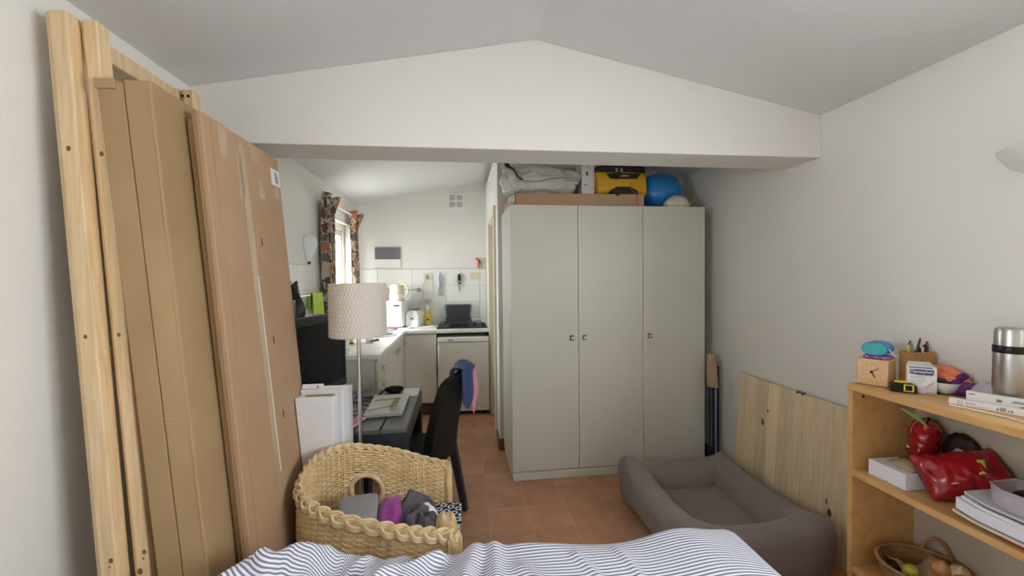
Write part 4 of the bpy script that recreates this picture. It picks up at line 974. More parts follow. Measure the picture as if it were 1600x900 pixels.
# braid of five fat strands
ext = [wallp(0, .12), wallp(0, .5), wallp(0, .85)]+[rimc(i/200)+Vector((0, 0, .004)) for i in range(201)]+[wallp(1, .85), wallp(1, .5), wallp(1, .12)]
pth = catmull(ext, 520)
for k in range(3):
    b = MB(); pts = []
    for i, p in enumerate(pth):
        a = pth[max(0, i-1)]; c = pth[min(len(pth)-1, i+1)]; tq = (c-a).normalized()
        n = tq.cross(Vector((0, 0, 1)))
        if n.length < .35: n = Vector((1, 0, 0)).cross(tq) if abs(tq.z) > .9 else n
        n.normalize(); u = n.cross(tq); w_ = i/520*2*pi*11+k*2*pi/3
        fat = 1 if i < 300 else max(.55, 1-(i-300)/160)
        pts.append(p+n*(.007*sin(2*w_))*fat+(u*.8+n*.35)*(.0195*sin(w_))*fat)
    for q in (-1, 0, 1):
        sub_ = []
        for i, p in enumerate(pts):
            tq = (pts[min(len(pts)-1, i+1)]-pts[max(0, i-1)]).normalized(); rad = p-pth[i]; sd_ = tq.cross(rad.normalized() if rad.length > 1e-5 else Vector((0, 0, 1)))
            fat = 1 if i < 300 else max(.55, 1-(i-300)/160)
            up_ = Vector((0, 0, 1)); sd_ = (up_-tq*up_.dot(tq)).normalized() if abs(tq.z) < .9 else Vector((1, 0, 0))
            sub_.append(p+sd_*q*.0072*fat)
        b.tube(sub_, [.0056*(1 if i < 300 else max(.6, 1-(i-300)/160)) for i in range(len(sub_))], 6)
    b.build('braid_strand', 'braid', wc, smooth=70)
# seat front, seat, wrapped posts
p0, p1 = wallp(0, .0), wallp(1, .0)
b = MB()
for r in range(26):
    z = .03+.33*r/25; pts = []
    for i in range(25):
        q = p0.lerp(p1, i/24); pts.append((q.x+.012+.004*((i+r) % 2*2-1), q.y, z))
    b.tube(pts, .006, 5)
tag(b.build('front_weave', 'rattan', wc, smooth=70), kind='stuff')
b = MB(); loop = [wallp(i/60, .55) for i in range(61)]
vs = [(CW+(Vector((p.x, p.y, 0))-CW)*.98+Vector((0, 0, .352))) for p in loop]; vs2 = [v+Vector((0, 0, .012)) for v in vs]
n = len(vs); b.add(vs+vs2, [tuple(range(n))[::-1], tuple(range(n, 2*n))]+[(i, (i+1) % n, (i+1) % n+n, i+n) for i in range(n)])
b.build('seat', 'rattan', wc)
for t in (0, 1):
    b = MB(); b.tube([wallp(t, s)+Vector((.004, 0, 0)) for s in (.0, .25, .5, .75, .97)], .016, 10); b.build('post', 'rattan', wc, smooth=60)
cu = MB().blob((-.32, 1.785, .385), (.285, .19, .032), .45, 48, 16, lambda p: .02*noise.noise(p*2)).build('seat_cushion', 'rings', smooth=180)
tag(cu, 'navy seat cushion printed with white rings in the rattan chair', 'cushion')
cu2 = MB().prism([(-.095, 1.66), (-.012, 1.655), (-.012, 1.985), (-.15, 1.99)], .03, 'z', .412).build('folded_cushion', 'rings', bevel=.012, seg=4, smooth=60)
tag(cu2, 'folded navy cloth printed with white rings at the open end of the rattan chair', 'cloth')

# clothes in the chair
def heap(name, label, m, cx, cy, rx, ry, z0, h, seed, rot=0, e=.7, fold=.25, fr=3.0, cat='cloth'):
    def fn(u, v):
        a = 2*pi*u; r = v
        x = math.copysign(abs(cos(a))**e, cos(a))*r; y = math.copysign(abs(sin(a))**e, sin(a))*r
        rr = (1-r**3.2)
        n_ = 1.3*noise.noise(Vector((x*fr*.4+seed, y*fr*.4, seed)))+.5*noise.noise(Vector((x*fr*.8+seed, y*fr*.8, seed+5)))
        k = 1+.08*noise.noise(Vector((cos(a)*1.7+seed, sin(a)*1.7, 3)))
        return Vector((x*rx*k, y*ry*k, h*max(0, rr)*(1+fold*n_)))
    b = MB().grid(fn, 64, 26, cu=True); b.xf(T_((cx, cy, z0)) @ RZ(rot))
    o = b.build(name, m, smooth=180); tag(o, label, cat); return o
def folded(name, label, m, cx, cy, wx, wy, z0, h, rot, layers=3):
    t = thing(name, label, 'sweater', (cx, cy, z0), rot)
    for k in range(layers):
        zz = z0+h*k/layers; hh = h/layers
        MB().blob((0, 0, hh/2), (wx*(1-.03*k), wy*(1-.05*k), hh*.56), .35, 40, 12, lambda p: .035*noise.noise(p*2.3+Vector((k, 0, 0)))).xf(T_((cx+.005*k, cy, zz)) @ RZ(rot)).build('folded_layer', m, t, smooth=180)
    return t
folded('grey_sweater', 'pale grey knitted sweater folded flat, at the back of the rattan chair', 'grey', -.445, 1.80, .085, .11, .418, .135, 8)
heap('grey_sock', 'grey sock at the far left of the clothes in the rattan chair', 'grey', -.535, 1.82, .035, .07, .418, .09, 21)
heap('magenta_fleece', 'magenta fleece cloth between the grey sweater and the dark trousers', 'purple', -.305, 1.80, .075, .12, .42, .145, 4, 10, fold=.18)
heap('dark_trousers', 'crumpled dark grey trousers in the middle of the rattan chair', 'dkgrey', -.205, 1.79, .105, .13, .42, .135, 8, -8, fold=.5, fr=5)
heap('dark_shirt', 'dark grey cloth tucked at the front right of the clothes heap', 'dkgrey', -.145, 1.70, .07, .055, .43, .105, 13, 12, fold=.35, fr=4)
heap('white_sock', 'white cloth tip showing on the dark clothes in the rattan chair', 'cotton', -.140, 1.755, .045, .05, .45, .105, 16, 30, fold=.25)
heap('tan_scarf', 'crumpled tan and cream scarf near the open end of the rattan chair', 'tan', -.072, 1.675, .055, .06, .45, .10, 19, 15, fold=.45, fr=2.6)

# ------------------------------------------------------------------ dog bed
db = thing('dog_bed', 'square grey-brown dog bed with padded sides in front of the wardrobe', 'dog bed', (1.405, 2.275, 0))
HX, HY, RR = .375, .44, .088
cx, cy = 1.405, 2.275
dirs = [((1, 0), (0, 1), HX-RR, HY-RR), ((0, -1), (1, 0), HY-RR, HX-RR), ((-1, 0), (0, -1), HX-RR, HY-RR), ((0, 1), (-1, 0), HY-RR, HX-RR)]
for kk, (dx, on, hl, ho) in enumerate(dirs):
    D = Vector((*dx, 0)); O = Vector((*on, 0))
    def fn(u, v, D=D, O=O, hl=hl, ho=ho, kk=kk):
        th = 2*pi*u; c, s = cos(th), sin(th); a = v*2-1
        e = .72; oc = math.copysign(abs(c)**e, c); sc = math.copysign(abs(s)**e, s)
        sag = .03*(1-abs(a)**2.2); pn_ = 1+.10*(1-abs(a)**4)
        o = oc*RR*pn_*(1-.15*max(0, s)); zc = .135; hz = .135+.034*abs(a)**4-sag*.6
        wob = .007*noise.noise(Vector((a*3+kk*7, c*1.5, s*1.5)))+.0035*sin(a*34+s*3)*math.exp(-((abs(a)-.9)/.12)**2)
        L_ = hl+o+.028*max(0, sc); wob *= 1-abs(a)**8
        p = Vector((cx, cy, 0))+D*(a*L_)+O*(ho+o+wob+.028*max(0, sc))
        p.z = zc+hz*sc+wob*.8
        p.z = max(p.z, .002)
        return p
    MB().grid(fn, 36, 40, cu=True).build('bolster', 'dogbed', db, smooth=75)
MB().blob((cx, cy, .075), (HX-.10, HY-.10, .06), .3, 56, 20, lambda p: .035*noise.noise(p*2.2)).build('base_cushion', 'dogbed', db, smooth=180)

# ------------------------------------------------------------------ pine panels leaning on the right wall
def ppanel(label, ya, yb, H, x0, k, th, n, knots, seed):
    rnd = random.Random(seed)
    t = thing('pine_panel', label, 'panel', (x0, (ya+yb)/2, 0), 0, 'pine panels leaning on the right wall')
    ys = [ya]; 
    for i in range(n-1): ys.append(ya+(yb-ya)*(i+1+rnd.uniform(-.18, .18))/n)
    ys.append(yb)
    for a, c in zip(ys[:-1], ys[1:]):
        o = .0006*rnd.random()
        MB().hexa([(x0+k*z+dx-o, y, z) for z in (0, H) for (dx, y) in ((0, a+.0003), (th, a+.0003), (th, c-.0003), (0, c-.0003))]).build('stave', 'pinepanel', t, bevel=.0008, seg=1)
    for (y, z, r1, r2) in knots:
        MB().blob((x0+k*z-.0002, y, z), (.0012, r1, r2), 1, 14, 8).build('knot', 'knot', t, smooth=180)
    return t
p1 = ppanel('pine panel leaning on the right wall, the farther one with two dark knots', 2.20, 2.765, .80, 1.885, .055, .018, 6, [(2.475, .62, .008, .013), (2.515, .535, .012, .028), (2.67, .16, .007, .012), (2.44, .05, .01, .02)], 3)
MB().hexa([(1.906+.055*z+dx, y, z) for z in (.01, .79) for (dx, y) in ((0, 2.20), (.018, 2.20), (.018, 2.73), (0, 2.73))]).build('back_panel', 'pinepanel', p1, bevel=.001)
p2 = ppanel('pine panel leaning on the right wall, the nearer one beside the bookcase', 1.70, 2.20, .80, 1.890, .05, .018, 5, [(2.02, .28, .006, .018), (2.0, .23, .014, .024)], 5)
b = MB().hexa([(1.910+.05*z+dx, y, z) for z in (.01, .782) for (dx, y) in ((0, 1.70), (.008, 1.70), (.008, 2.12), (0, 2.12))]).hexa([(1.922+.05*z+dx, y, z) for z in (.01, .79) for (dx, y) in ((0, 1.70), (.008, 1.70), (.008, 2.08), (0, 2.08))])
b.build('thin_sheets', 'pineend', p2)
for y in (2.205, 2.24): MB().box(1.925, 1.945, y, y+.012, .795, .808).build('bracket', 'dkbrown', p1)

# ------------------------------------------------------------------ folded frame beside the wardrobe
SH = -.034
ib = thing('folding_stool', 'folded navy-legged frame with a beige cloth top, upright between wardrobe and right wall', 'stool', (1.88, 3.0, 0))
for (xa, xt, y) in ((1.876, 1.872, 2.99), (1.922, 1.92, 3.01)):
    MB().hexa([(xa-.008, y-.01, 0), (xa+.008, y-.01, 0), (xa+.008, y+.01, 0), (xa-.008, y+.01, 0), (xt-.008, y-.01, .80), (xt+.008, y-.01, .80), (xt+.008, y+.01, .80), (xt-.008, y+.01, .80)]).build('leg', 'navy', ib, bevel=.003)
MB().box(1.889, 1.906, 3.0, 3.02, 0, .80).build('leg', 'capc', ib, bevel=.003)
MB().box(1.850, 1.857, 3.0, 3.02, 0, .80).build('leg', 'navy', ib, bevel=.003)
b = MB().prism([(1.835, .645), (1.912, .632), (1.898, .80), (1.882, .885), (1.864, .90), (1.835, .895)], .05, 'y', 2.975); b.build('cloth_top', 'beige', ib, bevel=.012, seg=4, smooth=50)
MB().tube(catmull([(1.838, 2.973, .845), (1.856, 2.971, .88), (1.874, 2.971, .888)], 10), .004, 6).build('hem', 'tan', ib)

# ------------------------------------------------------------------ bed
bd_ = thing('bed', 'wide bed in the foreground under the striped duvet', 'bed', (.09, .45, 0))
MB().box(-.68, .86, -.60, 1.30, .0, .28).build('base', 'deskgrey', bd_, bevel=.01)
MB().box(-.69, .87, -.61, 1.31, .282, .50).build('mattress', 'duvetin', bd_, bevel=.05, seg=4)
XL, XR, YFAR, RB = -.735, .93, 1.385, .06
def seg_d(x, y, ax, ay, bx, by):
    vx, vy = bx-ax, by-ay; t = max(0, min(1, ((x-ax)*vx+(y-ay)*vy)/(vx*vx+vy*vy))); return math.hypot(x-ax-t*vx, y-ay-t*vy), t
RID = [(-.60, 1.34, -.50, 1.12, .028, .022), (-.30, 1.36, -.50, 1.16, .020, .022), (-.08, 1.38, -.30, 1.22, .030, .020), (-.40, 1.30, -.30, 1.02, .024, .02), (-.50, 1.40, -.76, 1.20, .085, .085), (-.52, 1.36, -.36, 1.05, .035, .05), (-.42, 1.42, -.16, 1.24, .045, .055), (-.33, 1.20, -.62, .98, .04, .05), (-.66, 1.36, -.74, 1.05, .03, .05),
       (-.20, 1.38, -.34, 1.12, .030, .04), (.04, 1.44, -.04, 1.10, .036, .035), (.10, 1.44, .09, 1.2, .03, .028), (-.10, 1.42, -.22, 1.16, .03, .032), (.20, 1.44, .50, 1.32, .022, .07), (.36, 1.34, .52, 1.02, .012, .016), (.50, 1.36, .58, 1.06, .010, .014),
       (.74, 1.42, .86, 1.05, .035, .13), (.18, 1.30, .34, 1.02, .014, .03), (-.02, 1.3, .14, 1.02, .02, .03)]
def dz(x, y):
    z = .0
    for (ax, ay, bx, by, h, w_) in RID:
        d, t = seg_d(x, y, ax, ay, bx, by); z += h*math.exp(-(d/w_)**2)*(1-.35*t)
    lf = max(0, min(1, (.25-x)/.6))
    z += .026*lf*(noise.ridged_multi_fractal(Vector((x*4.1, y*3.2, 2.2)), .9, 2, 3, 1, 2)-1.0)
    z += .012*noise.noise(Vector((x*3, y*2.5, 9)))
    return z
DU = 360; DV = 300; uvs = []; lastp = {}; acc = {}
def yfar(x): return YFAR+.012*sin(x*6+1)+.02*max(0, x-.3)-.03*max(0, -.45-x)
def duv(u, v):
    a = -1.02+(1.24+1.02)*u; c = -.62+(2.42)*v      # cloth coordinates, metres
    x, y = a, c; drop = 0; xo = yo = 0
    def roll(e):
        if e <= 0: return 0, 0
        if e < RB*pi/2: return RB*sin(e/RB), RB*(1-cos(e/RB))
        return RB, RB+(e-RB*pi/2)
    YY = yfar(max(XL, min(XR, a)))
    if a > XR: f, d = roll(a-XR); x = XR+f; drop += d
    if a < XL: f, d = roll(XL-a); x = XL-f; drop += d
    if c > YY: f, d = roll(c-YY); y = YY+f; drop += d
    k = math.exp(-drop*9); h = dz(x, y)
    z = .562+h*(.15+.85*k)-min(drop, .36)
    fr = min(1, drop*6)
    if c > YY: y += .022*fr*sin(a*17+.8*sin(a*6))
    if a > XR: x += .018*fr*sin(c*15)
    if a < XL: x -= .01*fr*sin(c*15)
    lf = max(0, min(1, (.15-a)/.5))
    sv = c+.06*a*(1-lf)+lf*(.30*a+1.3*h+.13*noise.noise(Vector((a*2.6, c*2.2, 4)))) +.02*noise.noise(Vector((a*2, c*2, 1)))+.25*h*(1-lf)
    i_ = round(u*DU); P_ = Vector((x, y, z))
    if c > .75 and i_ in lastp: acc[i_] = acc.get(i_, 0)+(P_-lastp[i_]).length-2.42/DV
    lastp[i_] = P_
    sv = c+.05*a*(1-lf)+.28*a*lf+lf*.10*noise.noise(Vector((a*2.8, c*2.4, 4)))+.02*noise.noise(Vector((a*2, c*2, 1)))+acc.get(i_, 0)*(.6+.6*lf)
    uvs.append((a, sv)); return (x, y, z)
dvt = MB().grid(duv, DU, DV).build('duvet', 'stripe', smooth=180, origin=(.09, .45, .5)); setuv(dvt, uvs)
tag(dvt, 'rumpled white duvet with thin grey-blue stripes across the foot of the bed', 'duvet')

# ------------------------------------------------------------------ bookcase
BX, YA, YB = 1.66, .86, 1.66
bk_ = thing('bookcase', 'open birch bookcase along the right wall, its top crowded with small things', 'bookcase', (1.82, 1.26, 0))
MB().box(BX, RW-.014, YA, YB, .983, 1.011).build('top_board', 'birch', bk_, bevel=.003)
for (a, c) in ((YB-.022, YB), (YA, YA+.022)): MB().box(BX+.004, RW-.014, a, c, 0, .982).build('side_panel', 'birch', bk_, bevel=.002)
for z in (.637, .216): MB().box(BX+.006, RW-.02, YA+.022, YB-.022, z-.026, z).build('shelf', 'birch', bk_, bevel=.003)
MB().box(BX+.02, RW-.02, YA+.022, YB-.022, 0, .07).build('plinth', 'birch', bk_)
MB().box(RW-.019, RW-.014, YA+.022, YB-.022, .05, .98).build('back_panel', 'backbd', bk_)
MB().lathe([(.006, 0), (.006, .002), (0, .002)], n=12).xf(T_((1.715, YB-.0225, .955)) @ RX(90)).build('screw_cap', 'black', bk_)
ZT1, ZS2, ZS3 = 1.0115, .6375, .2165
ck = thing('clock', 'square beech desk clock with black hands on the far end of the bookcase', 'clock', (1.755, 1.62, ZT1), -63)
mm = WM[ck] @ T_((0, -.048, 0))
MB().box(-.054, .054, 0, .105, .001, .112).xf(mm).build('case', 'clockw', ck, bevel=.006, seg=3)
MC = mm @ T_((.0, -.0008, .058))
for k in range(12):
    a = k*pi/6; MB().lathe([(.0014, -.001), (.0014, .0006), (0, .0006)], n=8).xf(MC @ T_((.034*sin(a), 0, .034*cos(a))) @ RX(90)).build('hour_dot', 'printb', ck)
for ang, ln, wd_, nm in ((50, .033, .0016, 'minute_hand'), (150, .025, .0028, 'hour_hand')):
    MB().hexa([(x, y, z) for y in (-.0012, .0) for (x, z) in ((-wd_, -.006), (wd_, -.006), (wd_*.6, ln), (-wd_*.6, ln))]).xf(MC @ RY(ang)).build(nm, 'black', ck)
MB().lathe([(.005, 0), (.005, .002), (0, .002)], n=12).xf(MC @ RX(90)).build('hub', 'black', ck)
pd = thing('purple_case', 'flat purple plastic case on top of the beech clock', 'case', (1.775, 1.62, 1.1245), -63)
mm = WM[pd]
MB().box(-.044, .044, -.05, .02, .0005, .014).xf(mm).build('body', 'purplep', pd, bevel=.004)
for x in (-.03, 0, .028): MB().box(x-.004, x+.004, -.052, -.0495, .004, .010).xf(mm).build('stud', 'pink', pd)
spk = thing('speaker', 'small oval blue speaker with a turquoise front on top of the purple case', 'speaker', (1.775, 1.62, 1.139), -63)
mm = WM[spk] @ T_((-.002, -.02, .029))
def ov(rx, rz): return [(rx*math.copysign(abs(cos(a))**.85, cos(a)), rz*math.copysign(abs(sin(a))**.85, sin(a))) for a in [2*pi*i/40 for i in range(40)]]
MB().prism(ov(.044, .028), .085, 'y', -.04).xf(mm).build('body', 'bluep', spk, bevel=.006, seg=3, smooth=50)
MB().prism(ov(.040, .0245), .004, 'y', -.0425).xf(mm).build('grille', 'cyan', spk, smooth=50)
MB().tube([(x, -.0405, z) for (x, z) in ov(.0415, .026)], .002, 6, True).xf(mm).build('grille_rim', 'bluep', spk)
MB().tube(catmull([mm @ Vector(p) for p in ((.035, -.03, .016), (.05, -.02, -.01), (.055, 0, -.027), (.06, .03, -.0275))], 14), .0022, 6).build('cord_loop', 'paperw', spk)
# pens
ph = thing('pen_box', 'brown wooden pen box against the wall behind the plaster packet', 'pen holder', (1.912, 1.585, ZT1), -5)
mm = WM[ph]
b = MB().box(-.05, .05, -.03, -.024, .0, .142).box(-.05, .05, .024, .03, 0, .142).box(-.05, -.044, -.024, .024, 0, .142).box(.044, .05, -.024, .024, 0, .142).box(-.044, .044, -.024, .024, 0, .10)
b.xf(mm).build('box', 'penbox', ph, bevel=.002)
rnd = random.Random(4)
for i, (x, dx, h, r, m_, lb) in enumerate((x*.8, dx, h-.004, r*.9, m_, lb) for (x, dx, h, r, m_, lb) in ((-.045, .0, .175, .005, 'tyellow', 'yellow pencil at the left of the wooden pen box'), (-.022, -.006, .185, .008, 'bluegrey', 'blue-grey broad pen in the wooden pen box'), (-.008, .020, .197, .005, 'dkbrown', 'tall brown pen leaning right in the wooden pen box'), (.015, .004, .160, .006, 'black', 'short black pen in the middle of the wooden pen box'), (.032, .002, .165, .006, 'ivory', 'ivory pen in the wooden pen box'), (.048, .012, .18, .007, 'sole', 'dark red pen at the right of the wooden pen box'), (.040, .004, .168, .012, 'wine', 'dark wide marker beside the red pen'))):
    t = thing('pen', lb, 'pen', mm @ Vector((x, 0, .102)), 0, 'pens in the wooden pen box')
    a = mm @ Vector((x, .004*(i % 3-1), .1015)); c = mm @ Vector((x+dx, .006*(i % 2), h))
    MB().tube([a, a.lerp(c, .93), c], [r, r, r*.7], 8).build('barrel', m_, t, smooth=50)
    d = (c-a).normalized(); MB().tube([c, c+d*.006], [r*.72, r*.3], 8).build('tip', 'black', t, smooth=50)
# plaster packet, tape measure, bowl and cloth
pk_ = thing('plaster_packet', 'white plaster packet with a dark blue label band, standing open', 'packet', (1.80, 1.475, ZT1), -35.5)
mm = WM[pk_]
MB().box(-.043, .043, -.012, .012, .0005, .104).xf(mm).build('box', 'paper', pk_, bevel=.001)
MB().hexa([(-.043, .011, .104), (.043, .011, .104), (.043, .012, .104), (-.043, .012, .104), (-.033, .03, .118), (.033, .03, .118), (.033, .031, .118), (-.033, .031, .118)]).xf(mm).build('lid_flap', 'paperg', pk_)
MB().box(-.040, .030, -.0126, -.012, .0985, .1025).xf(mm).build('top_stripe', 'dkblue', pk_)
MB().prism([(-.038, .093), (.034, .093), (.034, .078), (.028, .073), (-.010, .073), (-.038, .077)], .0006, 'y', -.0128).xf(mm).build('label_band', 'dkblue', pk_)
MB().tube([mm @ Vector(p) for p in ((-.038, -.0124, .075), (-.01, -.0124, .0705), (.028, -.0124, .0705), (.036, -.0124, .077))], .0009, 5).build('band_edge', 'sole', pk_)
FR = RX(90)
text_mb('Hansaplast', .0155, mm @ T_((-.002, -.0132, .0845)) @ FR, bold=.0002).build('lettering', 'paper', pk_)
text_mb('CLASSIC', .0125, mm @ T_((-.014, -.0124, .062)) @ FR).build('lettering', 'print', pk_)
b = MB()
for i, (x0, x1, z) in enumerate(((-.038, .012, .050), (-.038, .004, .043), (-.038, .0, .036), (-.038, -.012, .029), (-.038, -.02, .022))): b.box(x0, x1, -.0124, -.012, z, z+.0018)
b.xf(mm).build('small_print', 'print', pk_)
MB().prism([(-.012, .004), (.034, .052), (.034, .004)], .0005, 'y', -.0126).xf(mm).build('picture', 'printp', pk_)
MB().box(.0432, .0436, -.006, .004, .07, .096).xf(mm).build('side_print', 'dkblue', pk_)
cpp = thing('plastic_cup', 'clear crumpled plastic wrapper in front of the plaster packet', 'wrapper', (1.79, 1.455, ZT1), -35)
mm = WM[cpp]
MB().grid(lambda u, v: mm @ Vector((-.02+.05*u, -.012-.012*sin(v*3), .001+.04*v*(.4+.6*u)+.003*sin(u*12+v*5))), 12, 10).build('film', 'hazy', cpp, smooth=60)
tm_ = thing('tape_measure', 'black and yellow tape measure at the front edge of the bookcase', 'tape measure', (1.745, 1.495, ZT1), -43)
mm = WM[tm_]
MB().prism([(-.042, .003), (.036, .003), (.040, .010), (.036, .032), (.02, .038), (-.03, .038), (-.042, .028)], .046, 'y', -.023).xf(mm).build('case', 'black', tm_, bevel=.004, seg=3)
MB().prism([(-.030, .0385), (.012, .0385), (.006, .043), (-.026, .042)], .03, 'y', -.016).xf(mm).build('top_grip', 'tyellow', tm_, bevel=.003)
b = MB()
for (a, c, d, e) in ((-.002, .028, .007, .011), (-.002, .028, .031, .035), (-.002, .003, .011, .031), (.0235, .028, .011, .031)): b.box(a, c, -.0245, -.0225, d, e)
b.xf(mm).build('badge_frame', 'tyellow', tm_, bevel=.0008)
MB().box(.036, .047, -.01, .01, .004, .02).xf(mm).build('hook', 'steel', tm_, bevel=.002)
bw = thing('bowl', 'small white bowl on the bookcase holding dark hair ties', 'bowl', (1.878, 1.452, ZT1))
MB().lathe([(.022, 0), (.026, .004), (.040, .022), (.046, .044), (.043, .044), (.037, .024), (.02, .008), (0, .007)], (1.878, 1.452, ZT1+.002), 32).build('bowl', 'ceramic', bw, smooth=50)
MB().lathe([(.03, .0), (.045, .001), (.045, .002), (0, .002)], (1.882, 1.45, ZT1), 28).build('dish', 'clear', bw)
hb_ = tag(MB().tube(catmull([(1.87+.016*cos(a*2.1), 1.455+.02*sin(a*1.7), ZT1+.040+.012*sin(a*3)) for a in range(14)], 90), .005, 7).build('hair_tie', 'wine', smooth=60), 'tangle of dark hair ties in the white bowl', 'hair ties')
def tw(u, v):
    x = 1.875+.065*v+.012*sin(u*5); y = 1.53-.19*u; z = ZT1+.014+.072*sin(pi*(.28+.72*(1-u)))*(.6+.4*sin(pi*(.25+.6*v)))+.006*sin(v*9+u*4)
    z += .02*math.exp(-((v-.75)/.2)**2)*(1-u); return (x, y, z)
oc = thing('orange_cloth', 'orange and violet cloth bundled behind the white bowl', 'cloth', (1.92, 1.45, ZT1))
for k, (pts_, r_) in enumerate(((((1.905, 1.545, .050), (1.92, 1.51, .072), (1.93, 1.47, .070), (1.935, 1.44, .055), (1.94, 1.415, .036)), .025), (((1.89, 1.535, .035), (1.90, 1.50, .058), (1.905, 1.46, .056), (1.90, 1.43, .040), (1.905, 1.405, .026)), .018))):
    q_ = catmull([(x, y, ZT1+z) for x, y, z in pts_], 26)
    MB().tube(q_, [r_*(.55+.5*sin(pi*min(1, .2+i/32)))*(1+.08*sin(i*1.3+k)) for i in range(27)], 14).build('orange_fold', 'orange', oc, smooth=80)
    MB().tube([p+Vector((-.004, -.004, .004)) for p in q_[17:23]], [r_*.5, r_*.95, r_*.98, r_*.98, r_*.9, r_*.4], 12).build('violet_trim', 'violet', oc, smooth=80)
MB().blob((1.918, 1.412, ZT1+.026), (.034, .034, .026), .8, 30, 16, lambda p: .25*noise.noise(p*2)).build('violet_side', 'violet', oc, smooth=180)
def tiss(u, v):
    return (1.872+.078*v, 1.365-.13*u, ZT1+.004+.072*sin(pi*min(1, .15+.75*v))*(.55+.45*sin(pi*(.15+.8*u)))+.010*noise.noise(Vector((u*6, v*6, 5))))
tag(MB().grid(tiss, 30, 24).build('plastic_wrap', 'hazy', smooth=80, solid=.002), 'crumpled hazy plastic wrap between the orange cloth and the steel flask', 'wrap')
fk = thing('vacuum_flask', 'brushed steel vacuum flask with a black band at the near end of the bookcase', 'flask', (1.905, 1.262, ZT1))
fx, fy_ = 1.912, 1.272
MB().lathe([(.044, 0), (.046, .004), (.046, .19), (.0, .19)], (fx, fy_, ZT1), 40).build('body', 'steel', fk, smooth=40)
MB().lathe([(.0455, .19), (.047, .192), (.047, .214), (.0455, .216), (0, .216)], (fx, fy_, ZT1), 40).build('band', 'black', fk, smooth=40)
MB().lathe([(.0435, .216), (.0435, .262), (.040, .274), (.030, .279), (0, .280)], (fx, fy_, ZT1), 40).build('cup_lid', 'steel', fk, smooth=40)
mb1 = thing('medicine_box', 'long white printed medicine box standing on its edge in front of the flask', 'box', (1.835, 1.26, ZT1+.001), -66.5)
mm = WM[mb1]
MB().box(-.075, .10, .004, .022, .0, .044).xf(mm).build('box', 'paper', mb1, bevel=.0012)
b = MB().box(-.068, -.052, .0034, .004, .034, .037).box(.035, .085, .0034, .004, .027, .030).box(.040, .09, .0034, .004, .033, .0345); b.xf(mm).build('print', 'dkblue', mb1)
MB().prism([(.0, .022), (.012, .022), (.012, .031), (.0095, .031), (.0095, .025), (.0075, .025), (.0075, .031), (.0045, .031), (.0045, .025), (.0025, .025), (.0025, .031), (0, .031)], .0006, 'y', .0034).xf(mm).build('logo', 'dkblue', mb1)
MB().prism([(.05, .015), (.065, .022), (.08, .021), (.075, .013), (.06, .012)], .0006, 'y', .0034).xf(mm).build('picture', 'print', mb1)
mb2 = thing('flat_medicine_box', 'low white printed carton lying in front of the medicine box', 'box', (1.805, 1.26, ZT1), -66.5)
mm = WM[mb2]
MB().box(-.095, .11, -.022, .002, .0, .020).xf(mm).build('box', 'paper', mb2, bevel=.0012)
b = MB().box(-.072, -.067, -.0226, -.022, .002, .018).box(-.063, -.058, -.0226, -.022, .002, .018); b.xf(mm).build('stripe', 'printp', mb2)
b = MB().box(-.052, -.028, -.0226, -.022, .008, .016).box(-.022, -.0, -.0226, -.022, .005, .007).box(-.05, -.02, -.0226, -.022, .003, .0045).xf(mm); b.build('print', 'printp', mb2)
b = MB()
for x, w_ in ((.022, .006), (.03, .014), (.048, .004), (.054, .006)): b.box(x, x+w_, -.0226, -.022, .004, .017 if w_ > .01 else .012)
b.xf(mm).build('barcode', 'print', mb2)
MB().box(.098, .106, -.0226, -.022, .003, .016).xf(mm).build('dark_mark', 'dkbrown', mb2)
tag(MB().tube(catmull([(1.715, 1.31, ZT1+.004), (1.735, 1.25, ZT1+.003), (1.745, 1.18, ZT1+.003), (1.73, 1.10, ZT1+.003), (1.70, 1.02, ZT1+.003), (1.72, .95, ZT1+.003)], 40), .0028, 8).build('white_cable', 'paper', smooth=60), 'thin white cable along the front edge of the bookcase top', 'cable')
# shelf two
wb = thing('white_carton', 'low white cardboard box at the far end of the middle shelf', 'box', (1.76, 1.525, ZS2))
MB().box(1.703, 1.84, 1.447, 1.60, ZS2+.0005, .702).build('box', 'paperw', wb, bevel=.002)
MB().box(1.702, 1.7036, 1.515, 1.53, ZS2+.001, ZS2+.006).build('thumb_notch', 'backbd', wb)
ev = thing('brown_envelope', 'small brown paper bag lying on the white carton on the middle shelf', 'bag', (1.79, 1.50, .703))
MB().grid(lambda u, v: (1.745+.08*v, 1.455+.10*u, .705+.012*sin(pi*u)*sin(pi*v)+.012*v), 12, 10).build('paper_bag', 'beige', ev, smooth=70, solid=.003)
def pillow(name, label, m, c, ru, rv, th_, mt_, seed, cat='bag'):
    def fn(u, v):
        t = 2*pi*u; x = (v*2-1)
        w_ = (1-abs(x)**5)**.5 if abs(x) < 1 else 0
        n_ = noise.noise(Vector((x*2.5+seed, cos(t)*1.4, sin(t)*1.4)))*.20+.22*(noise.ridged_multi_fractal(Vector((x*2.2+seed, cos(t)*1.2, sin(t)*1.2)), .9, 2.1, 3, 1, 2)-1)
        return Vector((x*ru, cos(t)*rv*(.94+.06*x*x)+n_*.02, sin(t)*th_*w_*(1+n_*1.6)+.003*sin(t)))
    t_ = thing(name, label, cat, c, 0, 'red food bags on the middle shelf')
    M4 = T_(Vector(c)) @ mt_
    MB().grid(fn, 48, 36, cu=True).xf(M4).build('bag', m, t_, smooth=75)
    return t_, M4
r1, M4 = pillow('red_bag', 'upright red foil food bag standing behind the white carton', 'red', (1.885, 1.53, .80), .082, .062, .042, RZ(-55) @ RY(-82), 3)
